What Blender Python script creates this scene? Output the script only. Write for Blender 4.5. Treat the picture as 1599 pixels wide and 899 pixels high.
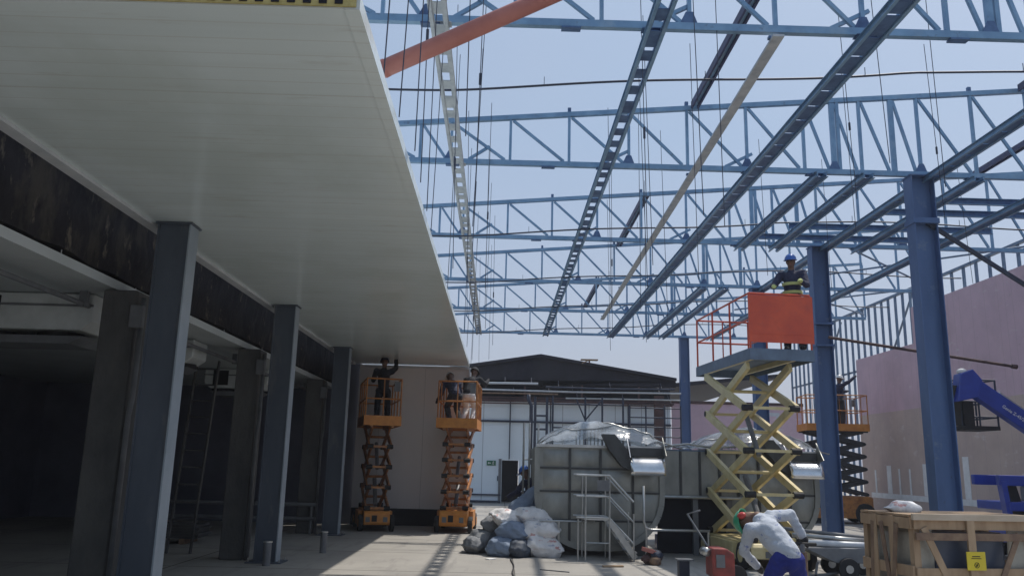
import bpy, bmesh, math, random
from mathutils import Vector, Matrix, noise
random.seed(7)
R = math.radians
scene = bpy.context.scene
for o in list(bpy.data.objects): bpy.data.objects.remove(o)
COL = scene.collection

# ------------------------------------------------------------------ camera
f, pi_, ya, ro = 1272.5, .21234, .010256, .02472
fw = Vector((math.sin(ya)*math.cos(pi_), math.cos(ya)*math.cos(pi_), math.sin(pi_)))
rr = Vector((math.cos(ya), -math.sin(ya), 0)); uu = rr.cross(fw)
r2 = math.cos(ro)*rr + math.sin(ro)*uu; u2 = -math.sin(ro)*rr + math.cos(ro)*uu
cd = bpy.data.cameras.new('camera'); cam = bpy.data.objects.new('camera', cd); COL.objects.link(cam)
cd.sensor_width = 36; cd.lens = f*36/1599; cd.clip_start = .1; cd.clip_end = 3000
cam.matrix_world = Matrix(((r2.x, u2.x, -fw.x, 0), (r2.y, u2.y, -fw.y, 0), (r2.z, u2.z, -fw.z, 1.6), (0, 0, 0, 1)))
scene.camera = cam

# ------------------------------------------------------------------ light
SUN = Vector((.40, .27, 1)).normalized()          # direction towards the sun
elev = math.asin(SUN.z); az = math.atan2(SUN.x, SUN.y)
w = bpy.data.worlds.new('World'); scene.world = w; w.use_nodes = True
nt = w.node_tree; bg = nt.nodes['Background']
sky = nt.nodes.new('ShaderNodeTexSky'); sky.sky_type = 'NISHITA'; sky.sun_disc = False
sky.sun_elevation = elev; sky.sun_rotation = az; sky.air_density = 1.0; sky.dust_density = 5.0; sky.ozone_density = 2.5
# thin milky overcast veil over the blue: pale lilac haze, denser towards the horizon
gm = nt.nodes.new('ShaderNodeMix'); gm.data_type = 'RGBA'; gm.inputs['Factor'].default_value = .72
wtc = nt.nodes.new('ShaderNodeTexCoord'); wsp = nt.nodes.new('ShaderNodeSeparateXYZ'); nt.links.new(wtc.outputs['Generated'], wsp.inputs[0])
wmr = nt.nodes.new('ShaderNodeMapRange'); wmr.inputs[1].default_value = .02; wmr.inputs[2].default_value = .38; nt.links.new(wsp.outputs[2], wmr.inputs[0])
wmx = nt.nodes.new('ShaderNodeMix'); wmx.data_type = 'RGBA'; wmx.inputs[6].default_value = (4.05, 4.25, 5.0, 1); wmx.inputs[7].default_value = (2.85, 3.85, 5.3, 1)
wn = nt.nodes.new('ShaderNodeTexNoise'); wn.inputs['Scale'].default_value = 1.8; wn.inputs['Detail'].default_value = 4; nt.links.new(wtc.outputs['Generated'], wn.inputs['Vector'])
wm = nt.nodes.new('ShaderNodeMath'); wm.operation = 'MULTIPLY_ADD'; wm.inputs[1].default_value = -.7; wm.inputs[2].default_value = .35; nt.links.new(wn.outputs[0], wm.inputs[0])
wa = nt.nodes.new('ShaderNodeMath'); wa.operation = 'ADD'; wa.use_clamp = True; nt.links.new(wmr.outputs[0], wa.inputs[0]); nt.links.new(wm.outputs[0], wa.inputs[1]); nt.links.new(wa.outputs[0], wmx.inputs[0]); nt.links.new(wmx.outputs[2], gm.inputs[7])
nt.links.new(sky.outputs[0], gm.inputs[6]); nt.links.new(gm.outputs[2], bg.inputs[0])
bg.inputs[1].default_value = .1
sl = bpy.data.lights.new('sun', 'SUN'); sl.energy = 2.6; sl.angle = R(.9); sl.color = (1, .93, .84)
so = bpy.data.objects.new('sun', sl); COL.objects.link(so)
so.rotation_euler = (-SUN).to_track_quat('-Z', 'Y').to_euler(); so.location = (10, 5, 30)
vs = scene.view_settings; vs.view_transform = 'Standard'; vs.look = 'None'; vs.exposure = .45; vs.gamma = 1
scene.render.engine = 'CYCLES'

# ------------------------------------------------------------------ materials
def mat(name, c1, c2=None, rough=.6, metal=0., scale=4., bump=0., bscale=30., detail=5, stretch=(1, 1, 1), lo=.35, hi=.65, coat=0, spec=None):
    m = bpy.data.materials.new(name); m.use_nodes = True
    t = m.node_tree; b = t.nodes['Principled BSDF']
    b.inputs['Roughness'].default_value = rough; b.inputs['Metallic'].default_value = metal
    if spec is not None: b.inputs['Specular IOR Level'].default_value = spec
    if coat: b.inputs['Coat Weight'].default_value = coat
    c2 = c2 or tuple(x*.75 for x in c1)
    tc = t.nodes.new('ShaderNodeTexCoord'); mp = t.nodes.new('ShaderNodeMapping'); mp.inputs['Scale'].default_value = stretch
    geo = t.nodes.new('ShaderNodeNewGeometry'); t.links.new(geo.outputs['Position'], mp.inputs[0])
    n = t.nodes.new('ShaderNodeTexNoise'); n.inputs['Scale'].default_value = scale; n.inputs['Detail'].default_value = detail
    n.inputs['Roughness'].default_value = .62
    t.links.new(mp.outputs[0], n.inputs['Vector'])
    mr = t.nodes.new('ShaderNodeMapRange'); mr.inputs[1].default_value = lo; mr.inputs[2].default_value = hi
    t.links.new(n.outputs[0], mr.inputs[0])
    mx = t.nodes.new('ShaderNodeMix'); mx.data_type = 'RGBA'
    mx.inputs[6].default_value = (*c1, 1); mx.inputs[7].default_value = (*c2, 1)
    t.links.new(mr.outputs[0], mx.inputs[0]); t.links.new(mx.outputs[2], b.inputs['Base Color'])
    if bump:
        n2 = t.nodes.new('ShaderNodeTexNoise'); n2.inputs['Scale'].default_value = bscale; n2.inputs['Detail'].default_value = 4
        t.links.new(mp.outputs[0], n2.inputs['Vector'])
        bp = t.nodes.new('ShaderNodeBump'); bp.inputs['Strength'].default_value = bump; bp.inputs['Distance'].default_value = .02
        t.links.new(n2.outputs[0], bp.inputs['Height']); t.links.new(bp.outputs[0], b.inputs['Normal'])
    m['mix'] = mx.name
    return m
def nodes(m): return m.node_tree.nodes, m.node_tree.links
def overlay(m, fac_socket_fn, col):
    """mixes another colour over the base colour with a factor built by fac_socket_fn(nodes, links)"""
    N, L = nodes(m); b = N['Principled BSDF']
    src = b.inputs['Base Color'].links[0].from_socket
    mx = N.new('ShaderNodeMix'); mx.data_type = 'RGBA'; mx.inputs[7].default_value = (*col, 1)
    L.new(src, mx.inputs[6]); L.new(fac_socket_fn(N, L), mx.inputs[0]); L.new(mx.outputs[2], b.inputs['Base Color'])
def fac_lines(axis, period, off, width):
    def fn(N, L):
        g = N.new('ShaderNodeNewGeometry'); s = N.new('ShaderNodeSeparateXYZ'); L.new(g.outputs['Position'], s.inputs[0])
        a = N.new('ShaderNodeMath'); a.operation = 'SUBTRACT'; a.inputs[1].default_value = off; L.new(s.outputs[axis], a.inputs[0])
        p = N.new('ShaderNodeMath'); p.operation = 'PINGPONG'; p.inputs[1].default_value = period/2; L.new(a.outputs[0], p.inputs[0])
        c = N.new('ShaderNodeMath'); c.operation = 'LESS_THAN'; c.inputs[1].default_value = width/2; L.new(p.outputs[0], c.inputs[0])
        return c.outputs[0]
    return fn
def fac_noise(scale, lo, hi, stretch=(1, 1, 1), mul=1., seed=0):
    def fn(N, L):
        g = N.new('ShaderNodeNewGeometry'); mp = N.new('ShaderNodeMapping'); mp.inputs['Scale'].default_value = stretch
        mp.inputs['Location'].default_value = (seed, seed*2, seed*.7)
        L.new(g.outputs['Position'], mp.inputs[0])
        n = N.new('ShaderNodeTexNoise'); n.inputs['Scale'].default_value = scale; n.inputs['Detail'].default_value = 7; n.inputs['Roughness'].default_value = .65
        L.new(mp.outputs[0], n.inputs['Vector'])
        r = N.new('ShaderNodeMapRange'); r.inputs[1].default_value = lo; r.inputs[2].default_value = hi; r.inputs[4].default_value = mul
        L.new(n.outputs[0], r.inputs[0]); return r.outputs[0]
    return fn

M = {}
M['steel'] = mat('blue_galvanised_steel', (.22, .37, .53), (.13, .24, .38), rough=.38, metal=.3, scale=3, lo=.3, hi=.7)
overlay(M['steel'], fac_noise(1.7, .55, .68, mul=.5, seed=21), (.30, .40, .48))
overlay(M['steel'], fac_noise(9, .62, .70, mul=.6, seed=22), (.10, .13, .18))
M['rail'] = mat('rail_steel', (.09, .17, .32), (.045, .09, .20), rough=.5, metal=.25, scale=5)
M['rail_pale'] = mat('pale_galvanised_rail', (.50, .53, .55), (.34, .38, .42), rough=.5, metal=.2, scale=5)
M['column'] = mat('blue_painted_column', (.085, .155, .32), (.06, .115, .245), rough=.5, metal=.1, scale=2, stretch=(1, 1, .3))
overlay(M['column'], fac_noise(3, .60, .70, mul=.5, seed=31), (.20, .26, .34))
overlay(M['column'], fac_noise(11, .64, .70, mul=.6, seed=32, stretch=(1, 1, .4)), (.05, .06, .09))
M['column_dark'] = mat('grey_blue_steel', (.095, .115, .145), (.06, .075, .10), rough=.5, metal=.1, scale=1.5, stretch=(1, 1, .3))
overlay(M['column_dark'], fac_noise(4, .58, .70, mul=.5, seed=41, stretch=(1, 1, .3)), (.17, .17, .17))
M['flange'] = mat('lit_flange', (.34, .39, .44), (.26, .31, .36), rough=.45, metal=.1, scale=1.5)  # paler than the web: light along the column edge is put into the colour
M['stud'] = mat('stud_steel', (.16, .23, .33), (.10, .15, .24), rough=.5, metal=.3, scale=4)
M['purple'] = mat('primer_steel', (.05, .06, .14), (.035, .04, .09), rough=.6, metal=.1)
M['pipe_red'] = mat('red_oxide_pipe', (.42, .16, .13), (.34, .12, .10), rough=.5, scale=3)
M['concrete'] = mat('concrete_floor', (.37, .355, .325), (.28, .27, .25), rough=.8, scale=.55, bump=.25, bscale=18, lo=.3, hi=.7)
overlay(M['concrete'], fac_noise(2.2, .56, .76, mul=.45, seed=3), (.19, .18, .165))
overlay(M['concrete'], fac_noise(9, .66, .78, mul=.5, seed=8), (.14, .13, .12))
overlay(M['concrete'], fac_noise(1.1, .56, .64, mul=.35, seed=17, stretch=(3, .35, 1)), (.16, .155, .15))
overlay(M['concrete'], fac_noise(26, .66, .74, mul=.6, seed=18), (.12, .11, .10))
overlay(M['concrete'], fac_lines(1, 2.55, 15.35, .035), (.10, .095, .085))
overlay(M['concrete'], fac_lines(0, 5.1, .27, .03), (.10, .095, .085))
M['white_panel'] = mat('white_insulated_panel', (.70, .785, .80), (.635, .72, .735), rough=.2, scale=.8, stretch=(.35, 3, 1), lo=.3, hi=.7)
overlay(M['white_panel'], fac_lines(1, .19, 4.2, .012), (.60, .66, .66))
overlay(M['white_panel'], fac_lines(1, 1.15, 4.2, .008), (.54, .58, .57))
overlay(M['white_panel'], fac_noise(1.3, .5, .8, stretch=(.25, 9, 1), mul=.3, seed=5), (.56, .60, .57))
overlay(M['white_panel'], fac_noise(.45, .47, .62, mul=.4, seed=13), (.48, .55, .52))
overlay(M['white_panel'], fac_noise(2.5, .60, .70, stretch=(.5, 3, 1), mul=.4, seed=14), (.46, .47, .44))
overlay(M['white_panel'], fac_noise(14, .72, .80, stretch=(.6, 2, 1), mul=.6, seed=2), (.9, .9, .88))
M['white_wall'] = mat('partition_panel', (.72, .70, .69), (.64, .63, .63), rough=.5, scale=.7, stretch=(1, 1, .3))
overlay(M['white_wall'], fac_lines(0, 1.15, -.86, .01), (.42, .42, .42))
M['trim'] = mat('white_trim', (.62, .64, .66), (.5, .53, .56), rough=.4)
M['foam'] = mat('yellow_foam', (.50, .43, .18), (.40, .33, .12), rough=.9, scale=20, bump=.5)
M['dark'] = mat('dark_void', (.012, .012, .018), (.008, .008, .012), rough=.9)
M['char'] = mat('burnt_concrete', (.022, .020, .024), (.008, .008, .012), rough=.95, scale=2.5, bump=.8, bscale=12)
overlay(M['char'], fac_noise(1.3, .52, .62, mul=.8, seed=4, stretch=(1, 1, .6)), (.06, .052, .042))
overlay(M['char'], fac_noise(5, .59, .67, mul=.8, seed=11, stretch=(1, 1, .5)), (.15, .13, .10))
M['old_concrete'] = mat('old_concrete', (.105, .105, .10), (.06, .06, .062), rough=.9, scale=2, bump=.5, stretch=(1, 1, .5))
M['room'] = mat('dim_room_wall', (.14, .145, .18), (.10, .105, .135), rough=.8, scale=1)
M['soffit'] = mat('soffit_panel', (.50, .54, .55), (.42, .46, .47), rough=.5, scale=1)
M['ac'] = mat('evaporator_white', (.55, .58, .57), (.45, .48, .47), rough=.45)
M['black'] = mat('black_rubber', (.018, .018, .02), (.012, .012, .013), rough=.7)
M['orange'] = mat('orange_paint', (.64, .26, .045), (.50, .18, .03), rough=.45, scale=6, bump=.05)
M['orange_dirty'] = mat('worn_orange_paint', (.56, .23, .05), (.30, .12, .04), rough=.55, scale=7)
M['arm_orange'] = mat('orange_scissor_arm', (.50, .21, .06), (.24, .10, .04), rough=.5, scale=8)
M['arm_black'] = mat('black_scissor_arm', (.03, .032, .04), (.02, .02, .025), rough=.45)
M['cream'] = mat('cream_yellow_paint', (.68, .58, .32), (.56, .46, .22), rough=.42, scale=4)
M['redpaint'] = mat('red_orange_paint', (.66, .095, .035), (.55, .07, .03), rough=.4, scale=3)
M['red_dull'] = mat('dull_red_paint', (.30, .05, .04), (.16, .035, .03), rough=.5, scale=6)
overlay(M['redpaint'], fac_noise(2.5, .52, .68, mul=.4, seed=61), (.40, .06, .04))
overlay(M['redpaint'], fac_noise(14, .64, .72, mul=.5, seed=62), (.30, .16, .13))
M['deck'] = mat('grey_blue_deck', (.13, .19, .27), (.09, .13, .19), rough=.5)
M['gypsum_pink'] = mat('pink_gypsum', (.64, .46, .52), (.57, .41, .47), rough=.85, scale=1.2)
M['gypsum_beige'] = mat('beige_gypsum', (.58, .46, .40), (.50, .39, .345), rough=.85, scale=1.2)
for k in ('gypsum_pink', 'gypsum_beige'):
    overlay(M[k], fac_lines(1, 2.4, 1.3, .012), (.45, .34, .36)); overlay(M[k], fac_noise(.7, .5, .7, mul=.35, seed=9), (.40, .30, .31)); overlay(M[k], fac_noise(2.2, .60, .68, mul=.45, seed=19, stretch=(1, 1, 2)), (.70, .64, .62)); overlay(M[k], fac_lines(1, .6, 1.0, .008), (.40, .30, .31)); overlay(M[k], fac_noise(6, .64, .70, mul=.5, seed=29), (.30, .23, .22))
M['plaster'] = mat('white_joint_compound', (.85, .85, .84), (.72, .72, .71), rough=.8)
M['navy'] = mat('blue_boom_paint', (.016, .05, .36), (.012, .035, .27), rough=.35, coat=.3)
M['grey'] = mat('mid_grey_paint', (.17, .18, .19), (.12, .125, .135), rough=.5)
M['tank'] = mat('dull_stainless', (.30, .31, .29), (.19, .20, .19), rough=.42, metal=.55, scale=2.2, stretch=(1, 1, .5))
M['tank_seam'] = mat('tank_seam', (.075, .08, .08), (.05, .05, .052), rough=.6, metal=.3)
M['chrome'] = mat('bright_stainless', (.72, .73, .73), (.6, .61, .62), rough=.2, metal=.9)
M['pipe'] = mat('stainless_tube', (.50, .51, .50), (.36, .37, .37), rough=.3, metal=.7)
M['bwall'] = mat('white_hall_cladding', (.80, .88, .92), (.73, .81, .86), rough=.6, scale=.5)
overlay(M['bwall'], fac_lines(0, 1.12, .41, .03), (.40, .44, .48))
M['broof'] = mat('dark_roof_sheet', (.02, .018, .028), (.012, .012, .018), rough=.75)
M['rust'] = mat('rust_brown_steel', (.10, .05, .045), (.05, .03, .032), rough=.7)
M['darksteel'] = mat('dark_steel', (.035, .045, .075), (.02, .028, .05), rough=.5, metal=.2)
M['green'] = mat('exit_green', (.01, .16, .07), rough=.4)
M['paint_white'] = mat('white_marking', (.78, .78, .76), (.7, .7, .68), rough=.5)
M['yellow'] = mat('yellow_label', (.70, .56, .03), (.62, .48, .03), rough=.5)
M['wood'] = mat('crate_timber', (.42, .30, .19), (.30, .20, .12), rough=.75, scale=9, stretch=(1, 1, .2), bump=.2)
M['wood_pale'] = mat('sunbleached_timber', (.56, .47, .37), (.42, .34, .25), rough=.75, scale=7, stretch=(.3, 1, 1))
M['wood_dark'] = mat('weathered_board', (.25, .17, .11), (.16, .10, .07), rough=.8, scale=9)
M['machine'] = mat('dark_blue_machine', (.06, .075, .11), (.04, .05, .08), rough=.35, scale=2)
M['plastic_pale'] = mat('clouded_plastic', (.42, .40, .34), (.32, .30, .26), rough=.35, scale=5, bump=.5, bscale=9)
M['bag_white'] = mat('white_woven_bag', (.78, .77, .76), (.60, .60, .61), rough=.7, scale=6, bump=.7, bscale=14)
overlay(M['bag_white'], fac_noise(3.2, .60, .64, stretch=(1, 1, 2.5), mul=.8, seed=6), (.45, .16, .14))
overlay(M['bag_white'], fac_noise(4, .62, .68, stretch=(1, 1, 2), mul=.7, seed=16), (.12, .16, .3))
M['bag_grey'] = mat('grey_bag', (.24, .25, .26), (.15, .16, .175), rough=.75, scale=5, bump=.8, bscale=12)
M['bag_blue'] = mat('blue_grey_bag', (.22, .28, .38), (.15, .20, .28), rough=.7, scale=5, bump=.8, bscale=12)
M['bag_dark'] = mat('dark_bag', (.06, .08, .11), (.04, .05, .07), rough=.6, scale=5, bump=.8, bscale=12)
M['skin'] = mat('skin', (.16, .085, .055), (.13, .07, .045), rough=.6)
M['cloth_navy'] = mat('navy_cloth', (.025, .032, .075), (.016, .02, .05), rough=.85, scale=9, bump=.6, bscale=25)
M['cloth_black'] = mat('dark_cloth', (.02, .021, .028), (.013, .014, .018), rough=.85, bump=.6, bscale=25)
M['cloth_white'] = mat('white_tshirt', (.52, .56, .62), (.42, .46, .52), rough=.85, scale=7, bump=.7, bscale=18)
overlay(M['cloth_white'], fac_noise(9, .60, .63, mul=.8, seed=51), (.10, .15, .38))
M['cloth_blue'] = mat('royal_blue_cloth', (.022, .035, .26), (.014, .022, .17), rough=.85, scale=6, bump=.7, bscale=18)
M['cloth_grey'] = mat('grey_cloth', (.16, .17, .19), (.10, .11, .13), rough=.85, bump=.6, bscale=25)
M['glove'] = mat('work_glove', (.03, .03, .035), rough=.8)
M['glove_yellow'] = mat('hi_vis_glove', (.55, .62, .22), (.45, .5, .2), rough=.8)
M['hat_blue'] = mat('blue_helmet', (.03, .14, .50), (.03, .12, .44), rough=.3)
M['hat_green'] = mat('green_helmet', (.05, .34, .18), (.04, .28, .15), rough=.3)
M['hat_white'] = mat('white_helmet', (.68, .70, .72), (.6, .62, .64), rough=.3)
M['hat_red'] = mat('red_ear_muff', (.55, .06, .05), rough=.35)
M['eye'] = mat('eye', (.01, .01, .01), rough=.2)
# thin clear plastic film
mf = bpy.data.materials.new('clear_plastic_film'); mf.use_nodes = True; N, L = nodes(mf)
for n in list(N):
    if n.type != 'OUTPUT_MATERIAL': N.remove(n)
out = [n for n in N][0]
tr = N.new('ShaderNodeBsdfTransparent'); tr.inputs[0].default_value = (.84, .88, .92, 1)
gl = N.new('ShaderNodeBsdfPrincipled'); gl.inputs['Base Color'].default_value = (.42, .46, .50, 1); gl.inputs['Roughness'].default_value = .18
nz = N.new('ShaderNodeTexNoise'); nz.inputs['Scale'].default_value = 1.6; nz.inputs['Detail'].default_value = 5
gg = N.new('ShaderNodeNewGeometry'); mpp = N.new('ShaderNodeMapping'); mpp.inputs['Scale'].default_value = (1.2, .8, 2.2); L.new(gg.outputs['Position'], mpp.inputs[0]); L.new(mpp.outputs[0], nz.inputs['Vector'])
mr = N.new('ShaderNodeMapRange'); mr.inputs[1].default_value = .35; mr.inputs[2].default_value = .75; mr.inputs[3].default_value = .22; mr.inputs[4].default_value = .9
ms = N.new('ShaderNodeMixShader'); L.new(nz.outputs[0], mr.inputs[0]); L.new(mr.outputs[0], ms.inputs[0]); L.new(tr.outputs[0], ms.inputs[1]); L.new(gl.outputs[0], ms.inputs[2]); L.new(ms.outputs[0], out.inputs[0])
bpn = N.new('ShaderNodeBump'); bpn.inputs['Strength'].default_value = .8; bpn.inputs['Distance'].default_value = .1; L.new(nz.outputs[0], bpn.inputs['Height']); L.new(bpn.outputs[0], gl.inputs['Normal'])
M['film'] = mf

# ------------------------------------------------------------------ mesh builder
class MB:
    def __init__(s, org=(0, 0, 0)): s.bm = bmesh.new(); s.o = Vector(org)
    def _v(s, p): return s.bm.verts.new(Vector(p) - s.o)
    def hexa(s, c8):
        v = [s._v(p) for p in c8]
        for q in ((0, 3, 2, 1), (4, 5, 6, 7), (0, 1, 5, 4), (1, 2, 6, 5), (2, 3, 7, 6), (3, 0, 4, 7)): s.bm.faces.new([v[i] for i in q])
    def box(s, x0, x1, y0, y1, z0, z1):
        s.hexa([(x0, y0, z0), (x1, y0, z0), (x1, y1, z0), (x0, y1, z0), (x0, y0, z1), (x1, y0, z1), (x1, y1, z1), (x0, y1, z1)]); return s
    def bar(s, p, q, w_, h, up=(0, 0, 1)):
        p = Vector(p); q = Vector(q); d = (q-p).normalized(); up = Vector(up)
        if abs(d.dot(up)) > .99: up = Vector((0, 1, 0))
        a = d.cross(up).normalized()*w_/2; b = a.cross(d).normalized()*h/2
        s.hexa([p-a-b, p+a-b, q+a-b, q-a-b, p-a+b, p+a+b, q+a+b, q-a+b]); return s
    def tube(s, pts, r, n=8, r1=None, cap=True):
        pts = [Vector(p) for p in pts]; rings = []
        prev = None
        for i, p in enumerate(pts):
            d = (pts[min(i+1, len(pts)-1)] - pts[max(i-1, 0)]).normalized()
            if prev is None:
                a = d.orthogonal().normalized()
            else:
                a = (prev - d*prev.dot(d)).normalized()
            prev = a; b = d.cross(a)
            rad = r if r1 is None else r + (r1-r)*i/(len(pts)-1)
            rings.append([s._v(p + rad*(math.cos(t)*a + math.sin(t)*b)) for t in [2*math.pi*k/n for k in range(n)]])
        for A, B in zip(rings, rings[1:]):
            for k in range(n): s.bm.faces.new((A[k], A[(k+1) % n], B[(k+1) % n], B[k]))
        if cap:
            s.bm.faces.new(rings[0][::-1]); s.bm.faces.new(rings[-1])
        return s
    def ell(s, c, rx, ry, rz, rot=None, seg=12, rings=8):
        c = Vector(c); m = rot or Matrix.Identity(3)
        g = []
        top = s._v(c + m @ Vector((0, 0, rz))); bot = s._v(c + m @ Vector((0, 0, -rz)))
        for i in range(1, rings):
            t = math.pi*i/rings
            g.append([s._v(c + m @ Vector((rx*math.sin(t)*math.cos(a), ry*math.sin(t)*math.sin(a), rz*math.cos(t)))) for a in [2*math.pi*k/seg for k in range(seg)]])
        for k in range(seg):
            s.bm.faces.new((top, g[0][k], g[0][(k+1) % seg])); s.bm.faces.new((bot, g[-1][(k+1) % seg], g[-1][k]))
        for A, B in zip(g, g[1:]):
            for k in range(seg): s.bm.faces.new((A[k], B[k], B[(k+1) % seg], A[(k+1) % seg]))
        return s
    def cap(s, p, q, r0, r1, n=10):
        s.tube([p, q], r0, n, r1); s.ell(p, r0, r0, r0, seg=n, rings=6); s.ell(q, r1, r1, r1, seg=n, rings=6); return s
    def prism(s, poly, ax, a0, a1):
        """poly: list of 2D points, extruded along axis ax (0,1,2) from a0 to a1"""
        def P(p, a):
            if ax == 0: return (a, p[0], p[1])
            if ax == 1: return (p[0], a, p[1])
            return (p[0], p[1], a)
        A = [s._v(P(p, a0)) for p in poly]; B = [s._v(P(p, a1)) for p in poly]; n = len(poly)
        s.bm.faces.new(A[::-1]); s.bm.faces.new(B)
        for k in range(n): s.bm.faces.new((A[k], A[(k+1) % n], B[(k+1) % n], B[k]))
        return s
    def sheet(s, grid):
        V = [[s._v(p) for p in row] for row in grid]
        for A, B in zip(V, V[1:]):
            for k in range(len(A)-1): s.bm.faces.new((A[k], A[k+1], B[k+1], B[k]))
        return s
    def build(s, name, m, parent=None, smooth=False, bevel=0, remesh=0, solid=0, wrinkle=0):
        bmesh.ops.recalc_face_normals(s.bm, faces=s.bm.faces)
        me = bpy.data.meshes.new(name); s.bm.to_mesh(me); s.bm.free()
        o = bpy.data.objects.new(name, me); COL.objects.link(o)
        if remesh or solid:
            if solid:
                q = o.modifiers.new('s', 'SOLIDIFY'); q.thickness = solid
            if remesh:
                q = o.modifiers.new('r', 'REMESH'); q.mode = 'VOXEL'; q.voxel_size = remesh
                q = o.modifiers.new('m', 'SMOOTH'); q.factor = .6; q.iterations = 4
            dg = bpy.context.evaluated_depsgraph_get(); me2 = bpy.data.meshes.new_from_object(o.evaluated_get(dg))
            o.modifiers.clear(); o.data = me2; bpy.data.meshes.remove(me); me = me2; me.name = name
            if wrinkle:
                for v in me.vertices:
                    r_ = 1-2*abs(noise.noise(Vector((v.co.x*9, v.co.y*9, v.co.z*16)))); v.co += v.normal*wrinkle*(.45*noise.noise(v.co*7)+.35*r_)
        if bevel:
            q = o.modifiers.new('bevel', 'BEVEL'); q.width = bevel; q.segments = 2; q.limit_method = 'ANGLE'
        me.materials.append(M[m] if isinstance(m, str) else m)
        if smooth:
            for p in me.polygons: p.use_smooth = True
        if parent is not None: o.parent = parent
        return o
def tag(o, label=None, cat=None, group=None, kind=None):
    if label: o['label'] = label
    if cat: o['category'] = cat
    if group: o['group'] = group
    if kind: o['kind'] = kind
    return o
def thing(name, label, cat, loc=(0, 0, 0), rz=0, group=None):
    o = bpy.data.objects.new(name, None); COL.objects.link(o); o.empty_display_size = .2
    o.location = loc; o.rotation_euler = (0, 0, rz); return tag(o, label, cat, group)
def copy_tree(o, parent=None):
    c = o.copy(); COL.objects.link(c); c.parent = parent
    for ch in list(o.children): copy_tree(ch, c)
    return c

# ================================================================== SETTING
HAZE = .0012
fl = MB().sheet([[(x, y, 0) for x in (-200, -60, -20, 0, 20, 60, 200)] for y in (-60, -20, 0, 20, 60, 120, 200)]).build('ground', 'concrete')
tag(fl, kind='structure')
CZ = 4.1; CX0, CX1, CY0, CY1 = -3.75, -.86, 4.2, 21.6
hz = bpy.data.materials.new('thin_air_haze'); hz.use_nodes = True
for n in list(hz.node_tree.nodes):
    if n.type != 'OUTPUT_MATERIAL': hz.node_tree.nodes.remove(n)
pv = hz.node_tree.nodes.new('ShaderNodeVolumePrincipled'); pv.inputs['Color'].default_value = (.82, .88, 1, 1); pv.inputs['Density'].default_value = HAZE; pv.inputs['Anisotropy'].default_value = .3
hz.node_tree.links.new(pv.outputs[0], [n for n in hz.node_tree.nodes if n.type == 'OUTPUT_MATERIAL'][0].inputs['Volume']); M['haze'] = hz
tag(MB().box(-205, 205, -65, 205, -1, 13).build('haze', 'haze'), kind='stuff')
# insulated ceiling
ce = thing('insulated_ceiling', 'huge white insulated panel ceiling slab filling the upper left, open at its right edge', 'ceiling', (-2.3, 13, CZ))
O = (-2.3, 13, CZ)
MB(O).box(CX0-.12, CX1-.09, CY0, CY1+.1, CZ, CZ+.10).build('ceiling_panel', 'white_panel', ce)
MB(O).box(CX1-.088, CX1, CY0, CY1+.1, CZ-.006, CZ+.09).build('edge_trim', 'white_panel', ce)
MB(O).box(CX0-.12, CX1-.02, CY0-.012, CY0-.002, CZ+.006, CZ+.2).build('foam_edge', 'foam', ce)
for i in range(32):
    x = CX0+.05+i*.09
    if x < CX1-.12: MB(O).box(x, x+.045, CY0-.02, CY0-.0135, CZ+.018, CZ+.045).build('notch', 'dark', ce)
mb = MB(O).box(CX0-.25, CX0-.122, 3.2, CY1, CZ-.03, CZ+.05)
mb.build('left_trim', 'trim', ce)
# partition wall closing the hall
pw = thing('partition_wall', 'plain grey-white partition wall under the far end of the ceiling, behind two orange lifts', 'wall', (-2.3, 21.65, 0))
O = (-2.3, 21.65, 0)
MB(O).box(-3.75, CX1, 21.6, 21.72, .42, CZ-.02).build('wall_panel', 'white_wall', pw)
MB(O).box(-3.75, CX1, 21.58, 21.72, 0, .418).build('skirting', 'dark', pw)
MB(O).box(-3.6, CX1-.02, 21.55, 21.598, CZ-.09, CZ-.03).build('top_rail', 'trim', pw)
MB(O).box(CX1+.002, CX1+.05, 21.5, 21.8, 0, CZ-.05).build('corner_post', 'trim', pw)
# interior on the left
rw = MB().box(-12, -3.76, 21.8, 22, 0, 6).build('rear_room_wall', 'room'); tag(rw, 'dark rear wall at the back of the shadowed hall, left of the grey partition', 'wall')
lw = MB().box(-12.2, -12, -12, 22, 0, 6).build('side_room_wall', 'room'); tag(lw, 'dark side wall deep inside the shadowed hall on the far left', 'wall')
lc = MB().box(-12, -4.33, -12, 21.5, 3.4, 3.5).build('lower_ceiling', 'soffit'); tag(lc, 'pale lower ceiling panel over the dark hall at the left, with cooling units under it', 'ceiling')  # carried on unseen past the camera to add shade
up = MB().box(-12, -3.5, -12, 21.8, 4.9, 5.1).build('upper_shade_slab', 'room'); tag(up, 'unseen dark slab at the far left, shaped to keep sun off the charred beam', 'slab')  # unseen; widened over the gap and lengthened to block the sun
# burnt concrete beam
bb = MB(); ys = [1+i*.2 for i in range(103)]
rowA = []
for z_, jit in ((3.36, .0), (3.7, .03), (4.1, .05), (4.9, 0)):
    rowA.append([(-4.62 + .06*noise.noise(Vector((y*1.7, z_*3, 0))), y, z_ + (.05*noise.noise(Vector((y*2.1, 3, 0))) if z_ < 3.5 else 0)+.2) for y in ys])
bb.sheet(rowA)
bm_ = bb.build('burnt_beam', 'char', solid=.25); tag(bm_, 'charred flaking concrete beam band between the two ceilings at the left edge', 'beam')
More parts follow.
